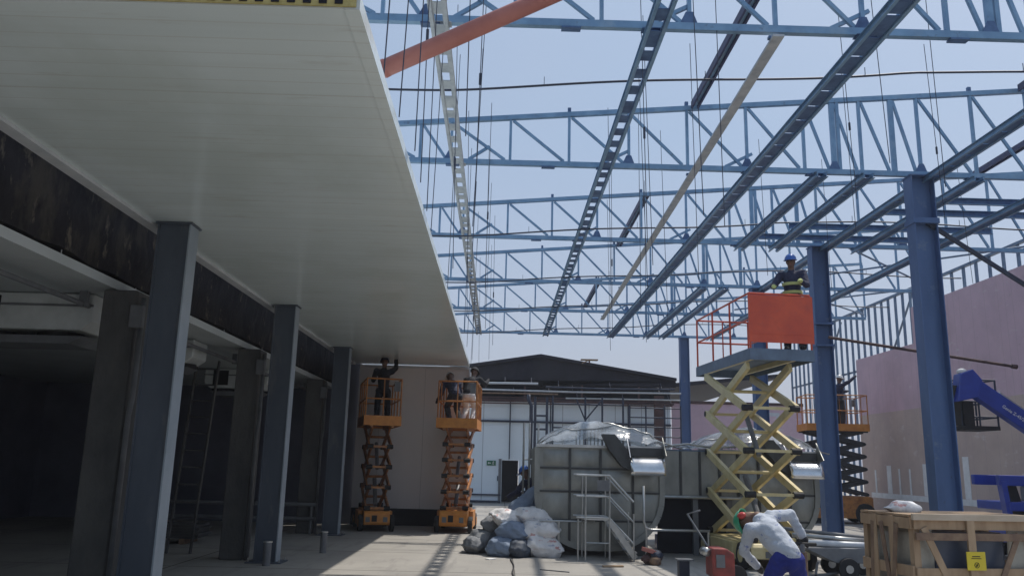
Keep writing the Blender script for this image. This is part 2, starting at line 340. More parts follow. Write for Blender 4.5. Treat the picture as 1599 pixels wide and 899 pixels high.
# hanger pins of the lower ceiling
proto = None
for i, y in enumerate((6.6, 7.9, 9.6, 11.2, 12.8, 14.9)):
    if proto is None:
        proto = thing('hanger_bolt', 'thin hanger bolt holding the lower ceiling edge in the dark hall', 'bolt', (-4.4, y, 3.5), 0, 'hanger bolts along the lower ceiling')
        MB().tube([(0, 0, 0), (0, 0, .22)], .006, 6).build('rod', 'pipe', proto); MB().box(-.02, .02, -.02, .02, 0.001, .02).build('plate', 'pipe', proto)
    else:
        c = copy_tree(proto); c.location = (-4.4, y, 3.5)
# steel H columns and the old concrete pillars beside them
def hcol(name, label, x0, x1, y, h, m, fd=.2, group=None, collars=()):
    xc = (x0+x1)/2
    t = thing(name, label, 'column', (xc, y, 0), 0, group); hw = (x1-x0)/2
    MB().box(-hw, -hw+.018, -fd/2, fd/2, .02, h).box(-hw+.018, hw-.018, (-fd/2+.025 if m != 'column' else -.012), (-fd/2+.04 if m != 'column' else .006), .02, h).build('web', m, t)
    MB().box(hw-.018, hw, -fd/2, fd/2, .02, h).build('flange', m if m == 'column' else 'flange', t)  # left columns: right flange painted paler as a lit edge
    MB().box(-hw-.1, hw+.1, -fd/2-.1, fd/2+.1, 0, .02).build('base_plate', m, t)
    mb = MB().box(-hw-.02, hw+.02, -fd/2-.02, fd/2+.02, h, h+.02); mb.build('cap_plate', m, t)
    for z_, hh in collars: MB().box(-hw-.025, hw+.025, -fd/2-.025, fd/2+.025, z_, z_+hh).build('collar', m, t)
    for sx in (-1, 1):
        for sy in (-1, 1): MB().tube([(sx*(hw+.06), sy*(fd/2+.06), .02), (sx*(hw+.06), sy*(fd/2+.06), .06)], .012, 6).build('anchor_bolt', 'pipe', t)
    return t
lefts = [(8.75, 'nearest grey-blue steel column under the left edge of the white ceiling'),
         (13.5, 'middle of the three grey-blue steel columns under the left edge of the white ceiling'),
         (18.5, 'farthest of the three grey-blue steel columns under the left ceiling edge, near the orange lift')]
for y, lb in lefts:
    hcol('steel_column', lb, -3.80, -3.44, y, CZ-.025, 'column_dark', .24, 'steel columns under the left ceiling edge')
pil = ['wide old concrete pillar beside the nearest steel column in the dark hall',
       'old concrete pillar beside the middle steel column in the dark hall',
       'old concrete pillar beside the farthest steel column in the dark hall']
for (y, _), lb in zip(lefts, pil):
    t = thing('concrete_pillar', lb, 'pillar', (-4.2, y+.35, 0), 0, 'old concrete pillars in the hall')
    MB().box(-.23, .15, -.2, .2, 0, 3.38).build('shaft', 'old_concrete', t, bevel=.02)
    MB().tube([(.19, -.16, 0), (.19, -.16, 2.0), (.21, -.16, 2.2), (.21, -.16, 3.3)], .03, 8).build('drain_pipe', 'grey', t, smooth=True)
    MB().box(.12, .26, -.28, -.2, 2.95, 3.2).build('junction_box', 'grey', t, bevel=.01)
for i, (x, y, lb) in enumerate([(-3.5, 13.05, 'short grey pipe stub standing at the foot of the middle steel column'), (-3.05, 15.0, 'short pale pipe stub on the shaded floor between the middle and farthest steel columns')]):
    t = thing('pipe_stub', lb, 'pipe stub', (x, y, 0), 0, 'pipe stubs in the shaded floor')
    MB().tube([(0, 0, 0), (0, 0,   .34)], .06, 16, cap=True).build('tube', 'grey', t, smooth=False); MB().tube([(0, 0, .341), (0, 0, .36)], .07, 16).build('rim', 'pipe', t)
# cooling units under the lower ceiling
def cooler(label, loc, w_=1.7, d=.7, h=.42):
    t = thing('cooling_unit', label, 'cooling unit', loc, 0, 'cooling units under the lower ceiling')
    MB().prism([(-w_/2, 0), (w_/2, 0), (w_/2, -h*.75), (w_/2-.12, -h), (-w_/2+.12, -h), (-w_/2, -h*.75)], 1, -d/2, d/2).build('housing', 'ac', t, bevel=.015)
    MB().box(-w_/2-.01, w_/2+.01, -d/2-.015, -d/2-.004, -h*.36, -h*.30).build('seam', 'grey', t)
    MB().box(-w_*.36, -w_*.12, -d/2-.02, -d/2-.004, -h*.85, -h*.1).build('grille', 'black', t)
    for x in (-w_*.25, w_*.2):
        fa = MB().tube([(x, 0, -h-.001), (x, 0, -h-.06)], .25, 20).build('fan', 'black', t); 
    MB().prism([(-w_/2+.1, -h-.062), (w_/2-.1, -h-.062), (w_/2-.25, -h-.15), (-w_/2+.25, -h-.15)], 1, -d/2+.05, d/2-.05).build('drip_tray', 'grey', t)
    for x in (-w_/2+.15, w_/2-.15): MB().box(x-.02, x+.02, -.02, .02, 0, .12).build('hanger', 'grey', t)
    return t
cooler('large white cooling unit hanging under the lower ceiling at the left picture edge', (-5.55, 9.6, 3.39))
cooler('small white cooling unit just right of the nearest steel column', (-5.35, 13.1, 3.39), 1.0, .6, .36)
cooler('white cooling unit deep in the dark hall between the middle and farthest columns', (-5.5, 17.3, 3.39), 1.3, .6, .4)
# ladder + low pipe barrier inside
t = thing('ladder', 'tall dark aluminium ladder leaning in the shadowed hall behind the nearest column', 'ladder', (-5.35, 14.4, 0))
for x in (-.2, .2): MB().bar((x, 0, 0), (x, .5, 3.3), .03, .07).build('rail', 'old_concrete', t)
for k in range(11): MB().bar((-.19, .03+k*.045, .25+k*.29), (.19, .03+k*.045, .25+k*.29), .03, .03).build('rung', 'old_concrete', t)
t = thing('pipe_barrier', 'low grey horizontal pipe barrier at the back of the dark hall', 'barrier', (-6.3, 18.6, 0))
for z_ in (.32, .62): MB().tube([(-2.4, 0, z_), (2.3, 0, z_)], .04, 8).build('rail', 'grey', t)
for x in (-2.3, -.8, .8, 2.2): MB().tube([(x, 0, 0), (x, 0, .66)], .03, 8).build('post', 'grey', t)

t = thing('board_stack', 'low stack of dusty boards on the floor of the dark hall behind the middle column', 'board stack', (-6.4, 16.2, 0))
for k in range(5): MB().box(-.9+.03*k, .8+.05*(k % 2), -.35, .35, .1+.05*k, .145+.05*k).build('board', 'old_concrete', t)
for x in (-.6, .5): MB().box(x, x+.1, -.35, .35, 0, .098).build('bearer', 'wood_dark', t)
t = thing('conduit', 'grey conduit pipe running along under the lower ceiling edge in the dark hall', 'pipe', (-4.75, 6, 3.25))
MB().tube([(0, 0, 0), (0, 15, 0)], .03, 8).build('tube', 'grey', t)
for k in range(6): MB().box(-.045, .045, .4+2.7*k, .46+2.7*k, -.03, .145).build('bracket', 'grey', t)
t = thing('wall_panelboard', 'dark electrical cabinet on the floor at the back of the shadowed hall', 'cabinet', (-8.2, 18.5, 0))
MB().box(-.4, .4, -.25, .25, .1, 1.9).build('cabinet_body', 'old_concrete', t, bevel=.01); MB().box(-.36, .36, -.262, -.252, .15, 1.85).build('cabinet_door', 'grey', t); MB().box(-.4, .4, -.2, .2, 0, .098).build('plinth', 'black', t)

# ================================================================== ROOF STEEL
TY = [9.23, 14.09, 19.05, 23.85, 28.5, 33.7]
TZ = 6.97
def zt(x): return 7.85 + .087*x
nodesX = [-5.9, -4.8, -3.75, -2.7, -1.6, -1.03, .05, 1.13, 2.23, 3.31, 4.41, 5.47, 6.02, 6.53, 7.13, 7.62, 8.65, 9.7, 10.8, 11.9, 12.95]
tr0 = thing('roof_truss', '', 'truss', (0, TY[0], 0), 0, 'blue steel roof trusses')
x0, x1 = nodesX[0], nodesX[-1]
MB().bar((x0, 0, TZ), (x1, 0, TZ), .085, .095).build('bottom_chord', 'steel', tr0)
MB().bar((x0, 0, zt(x0)), (x1, 0, zt(x1)), .085, .085).build('top_chord', 'steel', tr0)
for i, x in enumerate(nodesX):
    wd = .085 if x in (6.02, 7.13) else .048
    MB().bar((x, 0, TZ+.05), (x, 0, zt(x)-.045), .06, wd, up=(1, 0, 0)).build('vertical', 'steel', tr0)
    if x == 6.02: MB().bar((x+.1, 0, TZ+.05), (x+.1, 0, zt(x)+.02), .06, .06, up=(1, 0, 0)).build('vertical', 'steel', tr0)
    if i < len(nodesX)-1:
        xn = nodesX[i+1]
        MB().bar((x+.05, 0, zt(x)-.06), (xn-.10, 0, TZ+.06), .045, .048).build('diagonal', 'steel', tr0)
for x, s_ in ((-1.03+.32, .38), (1.13+.62, .5), (4.41-.4, .5)):
    MB().bar((x, .028, TZ+.06), (x+s_, .028, TZ+.06+.26), .045, .05).build('knee_brace', 'steel', tr0)
for x in (-1.0, .75, 5.6): MB().box(x-.12, x+.12, -.055, .055, TZ-.075, TZ-.052).build('splice_plate', 'rail', tr0)
for x in (-1.03, 2.23, 4.41, 6.02, 7.62, 9.7): MB().prism([(x-.13, TZ+.03), (x+.10, TZ+.03), (x+.04, TZ+.20), (x-.05, TZ+.20)], 1, -.036, -.030).build('gusset_plate', 'rail', tr0)
for x in (1.13, 3.31, 6.02, 8.65): MB().box(x-.03, x+.03, -.03, .03, zt(x)+.05, zt(x)+.13).build('purlin_cleat', 'rail', tr0)
tl = ['nearest blue roof truss, crossing the very top of the picture', 'second blue roof truss from the camera, carried by the big right-hand column',
      'third blue roof truss from the camera, over the column behind the cream lift', 'fourth blue roof truss from the camera, behind the worker on the cream lift',
      'fifth blue roof truss from the camera, last but one before the dark gable', 'farthest blue roof truss, low against the sky above the dark gabled hall']
tr0['label'] = tl[0]
for k in range(1, 6):
    c = copy_tree(tr0); c.location = (0, TY[k], 0); c['label'] = tl[k]
# support rails under the trusses
def rail(label, x, y0, y1, m='rail', w_=.22, z=6.86, slots=False, group='rails bolted under the roof trusses', x1=None):
    x1 = x if x1 is None else x1
    t = thing('support_rail', label, 'rail', (x, y0, z), 0, group); dx = x1-x; Ln = y1-y0
    for s_ in (-1, 1):
        a = s_*(w_/2-.03)
        mb = MB().bar((a, 0, 0), (a+dx, Ln, 0), .012, .10)
        mb.bar((a+s_*.02, 0, .045), (a+s_*.02+dx, Ln, .045), .04, .008); mb.bar((a+s_*.02, 0, -.045), (a+s_*.02+dx, Ln, -.045), .04, .008)
        mb.build('channel', 'steel' if m == 'rail' else m, t)
    mb = MB(); k = 0; yy = .1; YY = [0.]; solid_ = []
    while yy < Ln-.4:
        YY += [yy, yy+((.26 if k % 4 else .40) if slots else .46)]; solid_ += [False, True]; yy += .5; k += 1
    YY.append(Ln); solid_.append(False)
    XX = (-w_/2+.038, -w_/2+.05, w_/2-.05, w_/2-.038)
    V = [[mb._v((x_+dx*q/Ln, q, -.024)) for x_ in XX] for q in YY]
    for i, sd in enumerate(solid_):
        for j in range(3):
            if j != 1 or sd: mb.bm.faces.new((V[i][j], V[i][j+1], V[i+1][j+1], V[i+1][j]))
    mb.build('slotted_web', m, t, solid=.01)
    for q in TY:
        if y0 < q < y1: MB().box(-w_/2-.04+dx*(q-y0)/Ln, w_/2+.04+dx*(q-y0)/Ln, q-y0-.07, q-y0+.07, .052, .062).build('clamp_plate', m, t)
    return t
rail('pale galvanised slotted rail just right of the white ceiling edge', -.85, 3.0, 33.6, 'rail_pale', .2, x1=-.98, slots=True)
rail('long dark slotted rail running from the top centre down toward the dark gable', 1.78, 3.0, 33.6, slots=True)
rail('long dark rail running back from the top right, right of the pale strip', 4.47, 3.0, 33.6, w_=.26)
rail('short dark rail between second and third truss, left one of the pair', 5.7, 13.9, 19.2)
rail('short dark rail between second and third truss, right one of the pair', 6.55, 13.9, 19.2)
rail('dark rail passing over the big right-hand column toward the third truss', 7.72, 9.2, 24.0, w_=.22)
rail('short dark rail right of the big column between second and third truss', 8.57, 13.9, 19.2, w_=.22)
rail('long dark rail near the right picture edge, second truss to fifth', 10.22, 13.5, 28.6, w_=.24)
rail('small distant rail over the cream lift, left one of the far pair', 5.95, 23.6, 33.6)
rail('small distant rail over the cream lift, right one of the far pair', 6.6, 23.6, 33.6)
rail('distant rail right of the column behind the cream lift', 8.6, 23.6, 33.6)
st = thing('pale_strip', 'long pale beige flat strip sloping under the trusses in the middle of the sky', 'strip', (3.3, 9.1, 6.83))
MB().bar((0, 0, 0), (.32, 20.2, 0), .14, .03).build('strip_board', 'rail_pale', st)
for k in range(5): MB().box(-.09+.08*k, .09+.08*k, .1+4.9*k, .16+4.9*k, .0155, .05).build('clip', 'rail', st)
def purlin(label, x, y0, y1, zoff=0):
    t = thing('roof_purlin', label, 'purlin', (x, y0, zt(x)+.02), 0, 'purlins between the truss tops')
    for s_ in (-1, 1): MB().bar((s_*.055, 0, 0), (s_*.055, y1-y0, 0), .035, .13).build('flange', 'purple', t)
    MB().bar((0, 0, 0), (0, y1-y0, 0), .072, .03).build('web', 'steel', t); return t
purlin('dark purlin joining the tops of first and second truss at upper centre', 3.45, 9.3, 14.0)
purlin('dark purlin joining the tops of third and fourth truss', 3.45, 19.1, 23.8)
purlin('small dark purlin joining the tops of fifth and farthest truss', 3.45, 28.5, 33.7)
purlin('dark purlin joining the tops of first and second truss at the upper right corner', 9.6, 9.3, 14.0)
purlin('dark purlin joining truss tops at the right, second to third truss', 11.6, 14.1, 19.0)
# loose laterals right of the big column
for k, (y, xa, xb, lb) in enumerate([(15.6, 7.95, 12.9, 'nearest of four sideways steel beams right of the big column'), (16.4, 7.95, 12.9, 'second nearest of four sideways steel beams right of the big column'),
                       (17.6, 6.4, 11.0, 'third nearest of four sideways steel beams, passing behind the big column'), (18.5, 6.0, 10.6, 'farthest of four sideways steel beams, close to the third truss')]):
    t = thing('cross_beam', lb, 'beam', (xa, y, 6.99), 0, 'sideways beams lying on the rails')
    MB().bar((0, 0, 0), (xb-xa, 0, 0), .012, .13).build('web', 'rail', t)
    MB().bar((0, -.03, .062), (xb-xa, -.03, .062), .07, .01).bar((0, -.03, -.062), (xb-xa, -.03, -.062), .07, .01).build('flange', 'steel', t)
for k, (xa, ya_, xb, yb_, lb) in enumerate([(8.2, 19.2, 12.8, 23.7, 'thin diagonal roof brace at right between third and fourth truss'), (12.8, 19.2, 8.2, 23.7, 'crossing partner of the thin roof brace between third and fourth truss'),
        (8.2, 24.0, 12.8, 28.3, 'thin diagonal roof brace at right between fourth and fifth truss'), (12.8, 24.0, 8.2, 28.3, 'crossing partner of the thin roof brace between fourth and fifth truss'),
        (8.2, 28.7, 12.8, 33.5, 'farthest thin diagonal roof brace beside the stud wall')]):
    t = thing('wind_brace', lb, 'brace', (xa, ya_, 7.02), 0, 'crossed braces between the roof trusses')
    MB().tube([(0, 0, .06+.05*(k % 2)), (xb-xa, yb_-ya_, .06+.05*(k % 2))], .028, 6).build('rod', 'stud', t); MB().box(-.08, .08, -.06, .06, 0, .05).build('gusset', 'steel', t)
# sagging cables
for k, (y, z_, lb) in enumerate([(11.35, 7.25, 'nearest sagging dark cable crossing the sky between first and second truss'), (17.6, 6.75, 'second sagging cable, between second and third truss'),
                   (22.4, 6.75, 'third sagging cable, between third and fourth truss'), (26.8, 6.75, 'fourth sagging cable, between fourth and fifth truss'), (31.5, 6.75, 'farthest sagging cable, close to the last truss')]):
    pts = []
    for i in range(60):
        x = -3 + i*16/59; q = (x+.9)/7
        pts.append((x, 0, z_-.16 + .34*min(1, max(0, q))**1.3*1.5 + (.05*math.sin(x*.9))))
    t = thing('sag_cable', lb, 'cable', (0, y, 0), 0, 'sagging cables between the trusses')
    MB().tube(pts, .018, 6).build('cable', 'darksteel', t, smooth=True)
    mb = MB()
    for i in range(4, 58, 9): mb.tube([Vector(pts[i]), Vector(pts[i])+Vector((0, 0, .14))], .006, 4)
    mb.build('tie', 'darksteel', t)
# blue columns
hcol('blue_column', 'big blue steel column at right, under the second truss, with a bracket and sloping brace', 7.34, 7.76, 14.09, TZ-.07, 'column', .3, 'blue columns under the trusses', collars=((6.0, .1),))
hcol('blue_column', 'blue steel column with two collars between the cream lift and the orange lift behind', 7.39, 7.79, 19.05, TZ-.07, 'column', .3, 'blue columns under the trusses', collars=((5.0, .05), (4.48, .05)))
hcol('blue_column', 'blue column seen mostly behind the worker and red panel of the cream lift', 7.40, 7.78, 23.85, TZ-.07, 'column', .3, 'blue columns under the trusses')
hcol('blue_column', 'slender distant blue column right of the dark gabled hall', 7.40, 7.78, 33.7, TZ-.07, 'column', .3, 'blue columns under the trusses')
t = thing('sloping_brace', 'thin dark brace sloping down right from the bracket of the big blue column', 'brace', (7.55, 14.0, 6.05))
MB().bar((0, 0, 0), (5.3, .6, -3.1), .05, .07).build('angle_bar', 'darksteel', t)
t = thing('sloping_pipe', 'long dark pipe sloping right from the collared column toward the pink wall', 'pipe', (7.6, 18.7, 4.66))
MB().tube([(0, 0, 0), (4.3, .1, -.55)], .035, 8).build('tube', 'rust', t); MB().tube([(4.3, .1, -.55), (4.42, .1, -.565)], .055, 8).build('end_socket', 'rust', t)
# red pipe above the ceiling
t = thing('red_pipe', 'thick red-brown pipe slanting up right from behind the white ceiling edge', 'pipe', (-2.2, 7.0, 4.62))
MB().tube([(0, 0, 0), (4.4, -.1, 2.24)], .082, 20).build('tube', 'pipe_red', t, smooth=True)
MB().tube([(1.02, -.02, .52), (1.06, -.02, .545)], .087, 20).build('coupling', 'pipe_red', t)
# hanger wires
wp = None; wl = 'very thin steel hanger wire dropping from the roof steel against the sky'
def wire(x, y,  ztop=6.9, zbot=4.35, lean=0, turn=0, wl='', g=''):
    global wp
    t = thing('hanger_wire', wl, 'wire', (x, y, 0), 0, g)
    MB().tube([(0, 0, ztop), (lean*.5, 0, (ztop+zbot)/2), (lean, 0, zbot)], .0055, 5).build('strand', 'darksteel', t)
    if turn: MB().tube([(lean*.6, 0, zbot+(ztop-zbot)*.4), (lean*.62, 0, zbot+(ztop-zbot)*.36)], .016, 6).build('turnbuckle', 'darksteel', t)
for i, y in enumerate((5.2, 5.9, 6.6, 7.4, 8.3, 9.6, 10.9, 12.4, 14.6, 16.5, 18.6, 21, 23.5, 26)):
    wire(-.78+random.uniform(-.06, .06), y, 8.2, 4.2, random.uniform(-.1, .12), i % 3 == 0, 'thin steel hanger wire dropping just right of the white ceiling edge', 'wires along the ceiling edge')
for i, y in enumerate((7.2, 8.7, 10.2, 12, 14, 16.2, 18.4, 21, 24)):
    wire(-.35+random.uniform(-.1, .1), y, 8.1, 4.6, random.uniform(-.1, .1), i % 3 == 1, 'thin steel hanger wire right of the pale galvanised rail', 'wires right of the pale rail')
for i, (x, y) in enumerate([(1.75, 10), (2.0, 11.2), (2.15, 8.8), (2.55, 9.2), (2.2, 12.8), (2.5, 14.6), (2.9, 12), (3.1, 15.5), (2.3, 17), (1.9, 14.5), (3.3, 18.5), (2.6, 20), (4.9, 11), (5.6, 12.6), (4.7, 9.6), (5.9, 10.4), (6.6, 11.8), (6.9, 9.8), (5.2, 15.8), (6.9, 16.8), (8.1, 11.6), (9.4, 16)]):
    wire(x, y, 8.3, 4.4 if x < 3.5 else 5.4, random.uniform(.0, .12), i % 4 == 0, 'thin hanger wire between the pale strip and the centre rail' if x < 3.5 else 'thin hanger wire right of the pale beige strip, against the sky', 'wires in the middle of the sky' if x < 3.5 else 'wires in the right half of the sky')

# ================================================================== RIGHT SIDE WALL
sw = thing('stud_partition', 'tall blue-grey stud frame wall along the right, partly sheathed in pink and beige board', 'wall', (13, 24, 0))
O = (13, 24, 0)
y = 8.1
while y < 36.5:
    near = y < 25.3
    MB(O).box(13.02, 13.09, y-.03, y+.03, .05, 7.36).build('stud', 'stud', sw); y += .62 if near else .5
for z0, z1 in ((0, .05), (7.362, 7.43)): MB(O).box(13.0, 13.11, 8, 36.6, z0, z1).build('track', 'stud', sw)
MB(O).box(13.092, 13.12, 8, 36.6, 5.2, 5.27).build('nogging', 'stud', sw)
for y in (25.4, 19.2, 31): MB(O).bar((13.13, y, 7.3), (13.13, y+1.6, 5.6), .03, .06, up=(1, 0, 0)).build('brace', 'stud', sw)
MB(O).box(12.985, 13.0, 8, 25.35, 4.3, 6.77).build('pink_board', 'gypsum_pink', sw)
MB(O).box(12.985, 13.0, 8, 19.0, 0, 4.297).build('beige_board', 'gypsum_beige', sw)
MB(O).box(12.985, 13.0, 19.003, 29.6, 0, 3.6).build('beige_board', 'gypsum_beige', sw)
MB(O).box(12.985, 13.0, 25.353, 29.6, 3.603, 5.62).build('pink_board', 'gypsum_pink', sw)
MB(O).box(12.985, 13.0, 19.003, 25.35, 3.603, 4.297).build('pink_board', 'gypsum_pink', sw)
for y0, z0, z1, w_ in ((28.6, .95, 1.7, .12), (27.6, .95, 1.85, .30), (26.9, .95, 1.75, .10), (26.2, .95, 1.75, .10), (25.2, .95, 1.9, .36), (23.0, .95, 2.1, .30), (19.9, .2, 2.0, .22), (26.4, .1, .77, .5), (23.9, .1, .77, .45)):
    MB(O).box(12.975, 12.984, y0-w_/2, y0+w_/2, z0, z1).build('joint_compound', 'plaster', sw)
MB(O).box(12.972, 12.984, 22.4, 29.0, .775, .945).build('joint_compound', 'plaster', sw)
# end wall behind
ew = thing('end_wall', 'low pink board wall far back, seen between tank and cream lift', 'wall', (10, 35.2, 0))
O = (10, 35.2, 0)
MB(O).box(7.3, 12.95, 35, 35.05, 0, 4.35).build('pink_board', 'gypsum_pink', ew)
MB(O).box(7.3, 12.95, 34.96, 34.998, 4.3, 4.42).build('top_track', 'rust', ew)
wdw = MB(O).box(10.5, 11.9, 34.95, 34.998, 2.3, 4.0).build('window', 'trim', ew)
MB(O).box(10.65, 11.15, 34.93, 34.949, 2.45, 3.85).build('pane', 'gypsum_pink', wdw); MB(O).box(11.25, 11.75, 34.93, 34.949, 2.45, 3.85).build('pane', 'gypsum_pink', wdw)

# ================================================================== FAR HALL
fh = thing('far_hall', 'white hall with a dark gabled roof at the back of the yard', 'building', (3, 36, 0))
O = (3, 36, 0)
MB(O).box(-6, .12, 35, 35.2, 0, 4.2).box(.83, 7.25, 35, 35.2, 0, 4.2).box(.12, .83, 35, 35.2, 1.75, 4.2).build('wall', 'bwall', fh)
MB(O).box(-6, 7.25, 34.9, 34.998, 3.32, 3.40).build('wall_rail', 'darksteel', fh)
MB(O).box(-6, .1, 34.9, 34.998, 0.02, .1).box(-6, .1, 34.93, 34.998, .3, .36).build('kick_rail', 'darksteel', fh)
for x in (.41-.02, 2.1, 5.4): MB(O).box(x, x+.05, 34.85, 34.9, 1.8, 4.2).build('wall_post', 'darksteel', fh)
MB(O).box(.12, .83, 36.5, 36.6, 0, 1.75).build('doorway_void', 'dark', fh)
MB(O).box(-.02, .1, 34.94, 34.998, 0, 1.8).build('door_frame', 'grey', fh)
h_ = MB(O).box(-.05-.02, -.03, 34.93, 34.99, .9, 1.1).build('door_handle', 'darksteel', fh)
# gable roof: dark front + sloping sheets
zp, xl, xr, xp = 6.15, -9.0, 7.35, 1.64
def rz_(x): return zp - (xp-x)*.165 if x < xp else zp - (x-xp)*.152
MB(O).prism([(xl, rz_(xl)), (xp, zp), (xr, rz_(xr)), (xr, rz_(xr)-.12), (xp, zp-.12), (xl, rz_(xl)-.12)], 1, 34.1, 60).build('roof', 'broof', fh)
MB(O).prism([(xl, rz_(xl)-.13), (xp, zp-.13), (xr, rz_(xr)-.13), (xr, 4.9), (xl, 4.9)], 1, 34.3, 34.4).build('gable_sheet', 'broof', fh)
MB(O).box(xl, xr, 35.5, 35.6, 4.2, 5.3).build('dark_interior', 'dark', fh)
MB(O).box(xl, xr, 34.7, 35.3, 4.205, 4.26).build('canopy_floor', 'rust', fh)
MB(O).prism([(7.2, 5.22), (12.5, 5.8), (12.5, 5.65), (7.2, 5.05)], 1, 36, 50).build('side_roof', 'broof', fh)
for x in (-4, -1.5, 1, 3.4, 5.8): MB(O).bar((x, 34.35, 4.2), (x, 34.35, 4.9), .08, .08).build('gable_post', 'rust', fh)
MB(O).box(6.35, 6.75, 33.8, 34.0, 0, 4.5).build('red_column', 'pipe_red' if False else 'rust', fh)
# pipes along the gable
for k, (z_, xa, xb, rad, m, lb) in enumerate([(4.78, -1.2, 1.5, .045, 'trim', 'short pale pipe high in the dark gable, left side'), (4.52, -1.5, 7.3, .035, 'trim', 'long pale pipe running the full width under the dark gable'),
                           (4.36, -1.3, 2.3, .03, 'wood_dark', 'thin brown pipe just below the long pale pipe'), (4.66, 1.8, 7.0, .04, 'darksteel', 'dark blue pipe above the long pale pipe, right side'), (4.22, 2.6, 7.2, .03, 'pipe', 'thin grey pipe low under the gable, right side')]):
    t = thing('gable_pipe', lb, 'pipe', (xa, 33.2-.1*k, z_), 0, 'pipes along the far hall gable')
    MB().tube([(0, 0, 0), ((xb-xa)*.5, 0, .02*(-1)**k), (xb-xa, 0, .03)], rad, 8).build('tube', m, t)
    for q in (.1, .5, .9): MB().tube([((xb-xa)*q, 0, rad), ((xb-xa)*q, .3, rad+.25)], .012, 5).build('hanger', 'darksteel', t)
# lateral rafters/racks under canopy
for k in range(4):
    t = thing('gable_rack', ['lowest brown rack beam under the dark gable', 'second lowest brown rack beam under the dark gable', 'second highest brown rack beam under the dark gable', 'highest brown rack beam under the dark gable'][k], 'beam', (-1.2, 33.4+.25*k, 4.0+.1*k), 0, 'rack beams under the gable')
    MB().bar((0, 0, 0), (8.2, 0, .05), .06, .05).build('beam', 'rust', t)
# exit sign
t = thing('exit_sign', 'small green emergency exit sign with white figure and arrow on the hall wall', 'sign', (-.33, 34.98, 1.62))
MB().box(-.19, .19, -.02, 0, -.10, .10).build('board', 'green', t)
mb = MB()
mb.tube([(.09, -.022, .065), (.09, -.026, .065)], .018, 10); mb.bar((.085, -.024, .045), (.07, -.024, -.01), .004, .03, up=(1, 0, 0)); mb.bar((.07, -.024, -.01), (.11, -.024, -.07), .004, .018, up=(1, 0, 0))
mb.bar((.07, -.024, -.01), (.03, -.024, -.06), .004, .018, up=(1, 0, 0)); mb.bar((.085, -.024, .035), (.125, -.024, .01), .004, .014, up=(1, 0, 0)); mb.bar((.085, -.024, .035), (.045, -.024, .02), .004, .014, up=(1, 0, 0))
mb.build('running_figure', 'paint_white', t)
MB().prism([(-.15, 0), (-.10, .05), (-.10, .018), (-.02, .018), (-.02, -.018), (-.10, -.018), (-.10, -.05)], 1, -.026, -.021).build('arrow', 'paint_white', t)
# dark pipework frames before the hall wall
def frame(name, label, x, y, xs, zs, z0, z1, m='darksteel', r_=.035, extra=()):
    t = thing(name, label, 'pipe frame', (x, y, 0), 0, 'pipe frames in front of the far hall')
    for a in xs: MB().tube([(a, 0, z0), (a, 0, z1)], r_, 7).build('upright', m, t)
    for z_ in zs: MB().tube([(xs[0], 0, z_), (xs[-1], 0, z_)], r_*.8, 7).build('crossbar', m, t)
    for (a, za, b, zb) in extra: MB().tube([(a, 0, za), (b, 0, zb)], r_*.7, 7).build('strut', m, t)
frame('tube_scaffold', 'dark pipe frame left of the tank dome before the white hall', 1.3, 31, (0, .45), (2.9, 3.4), 1.9, 4.1, r_=.05)
frame('tube_scaffold', 'wide dark pipe frame above the tank dome with a hanging brace', 2.0, 31.5, (0, 1.25, 1.9, 2.7), (3.0, 3.2, 3.9), 2.2, 4.2, r_=.04, extra=((.9, 4.1, 1.25, 3.3), (1.25, 3.3, 1.9, 4.1)))
frame('tube_scaffold', 'small open pipe frame right of the tank dome, before the white hall', 4.8, 30.5, (0, .6, 1.3, 1.9), (2.7, 3.05, 3.4, 3.75), 2.2, 3.85, r_=.03)
t = thing('downpipe', 'bent dark downpipe in front of the white hall, left of the tank', 'pipe', (1.12, 30, 0))
MB().tube([(-.1, 0, 4.1), (-.1, 0, 3.9), (0, 0, 3.7), (0, 0, 1.6)], .07, 10).build('tube', 'darksteel', t, smooth=True)
frame('tube_scaffold', 'leaning pale tubes beside the left flank of the tank', .5, 17.2, (0, .12, .3), (1.7,), 1.0, 2.45, m='pipe', r_=.022)
# insect-shaped lamp on the roof: small flat roof bracket
t = thing('roof_lamp', 'small flat brown lamp bracket sticking up from the right slope of the dark gable', 'lamp', (3.6, 33.4, 5.72))
MB().box(-.35, .35, -.15, .15, .12, .16).build('plate', 'wood', t); MB().bar((0, 0, 0), (0, 0, .12), .06, .06).build('stem', 'rust', t); MB().bar((-.3, 0, .0), (-.05, 0, .11), .04, .04).build('arm', 'wood', t)

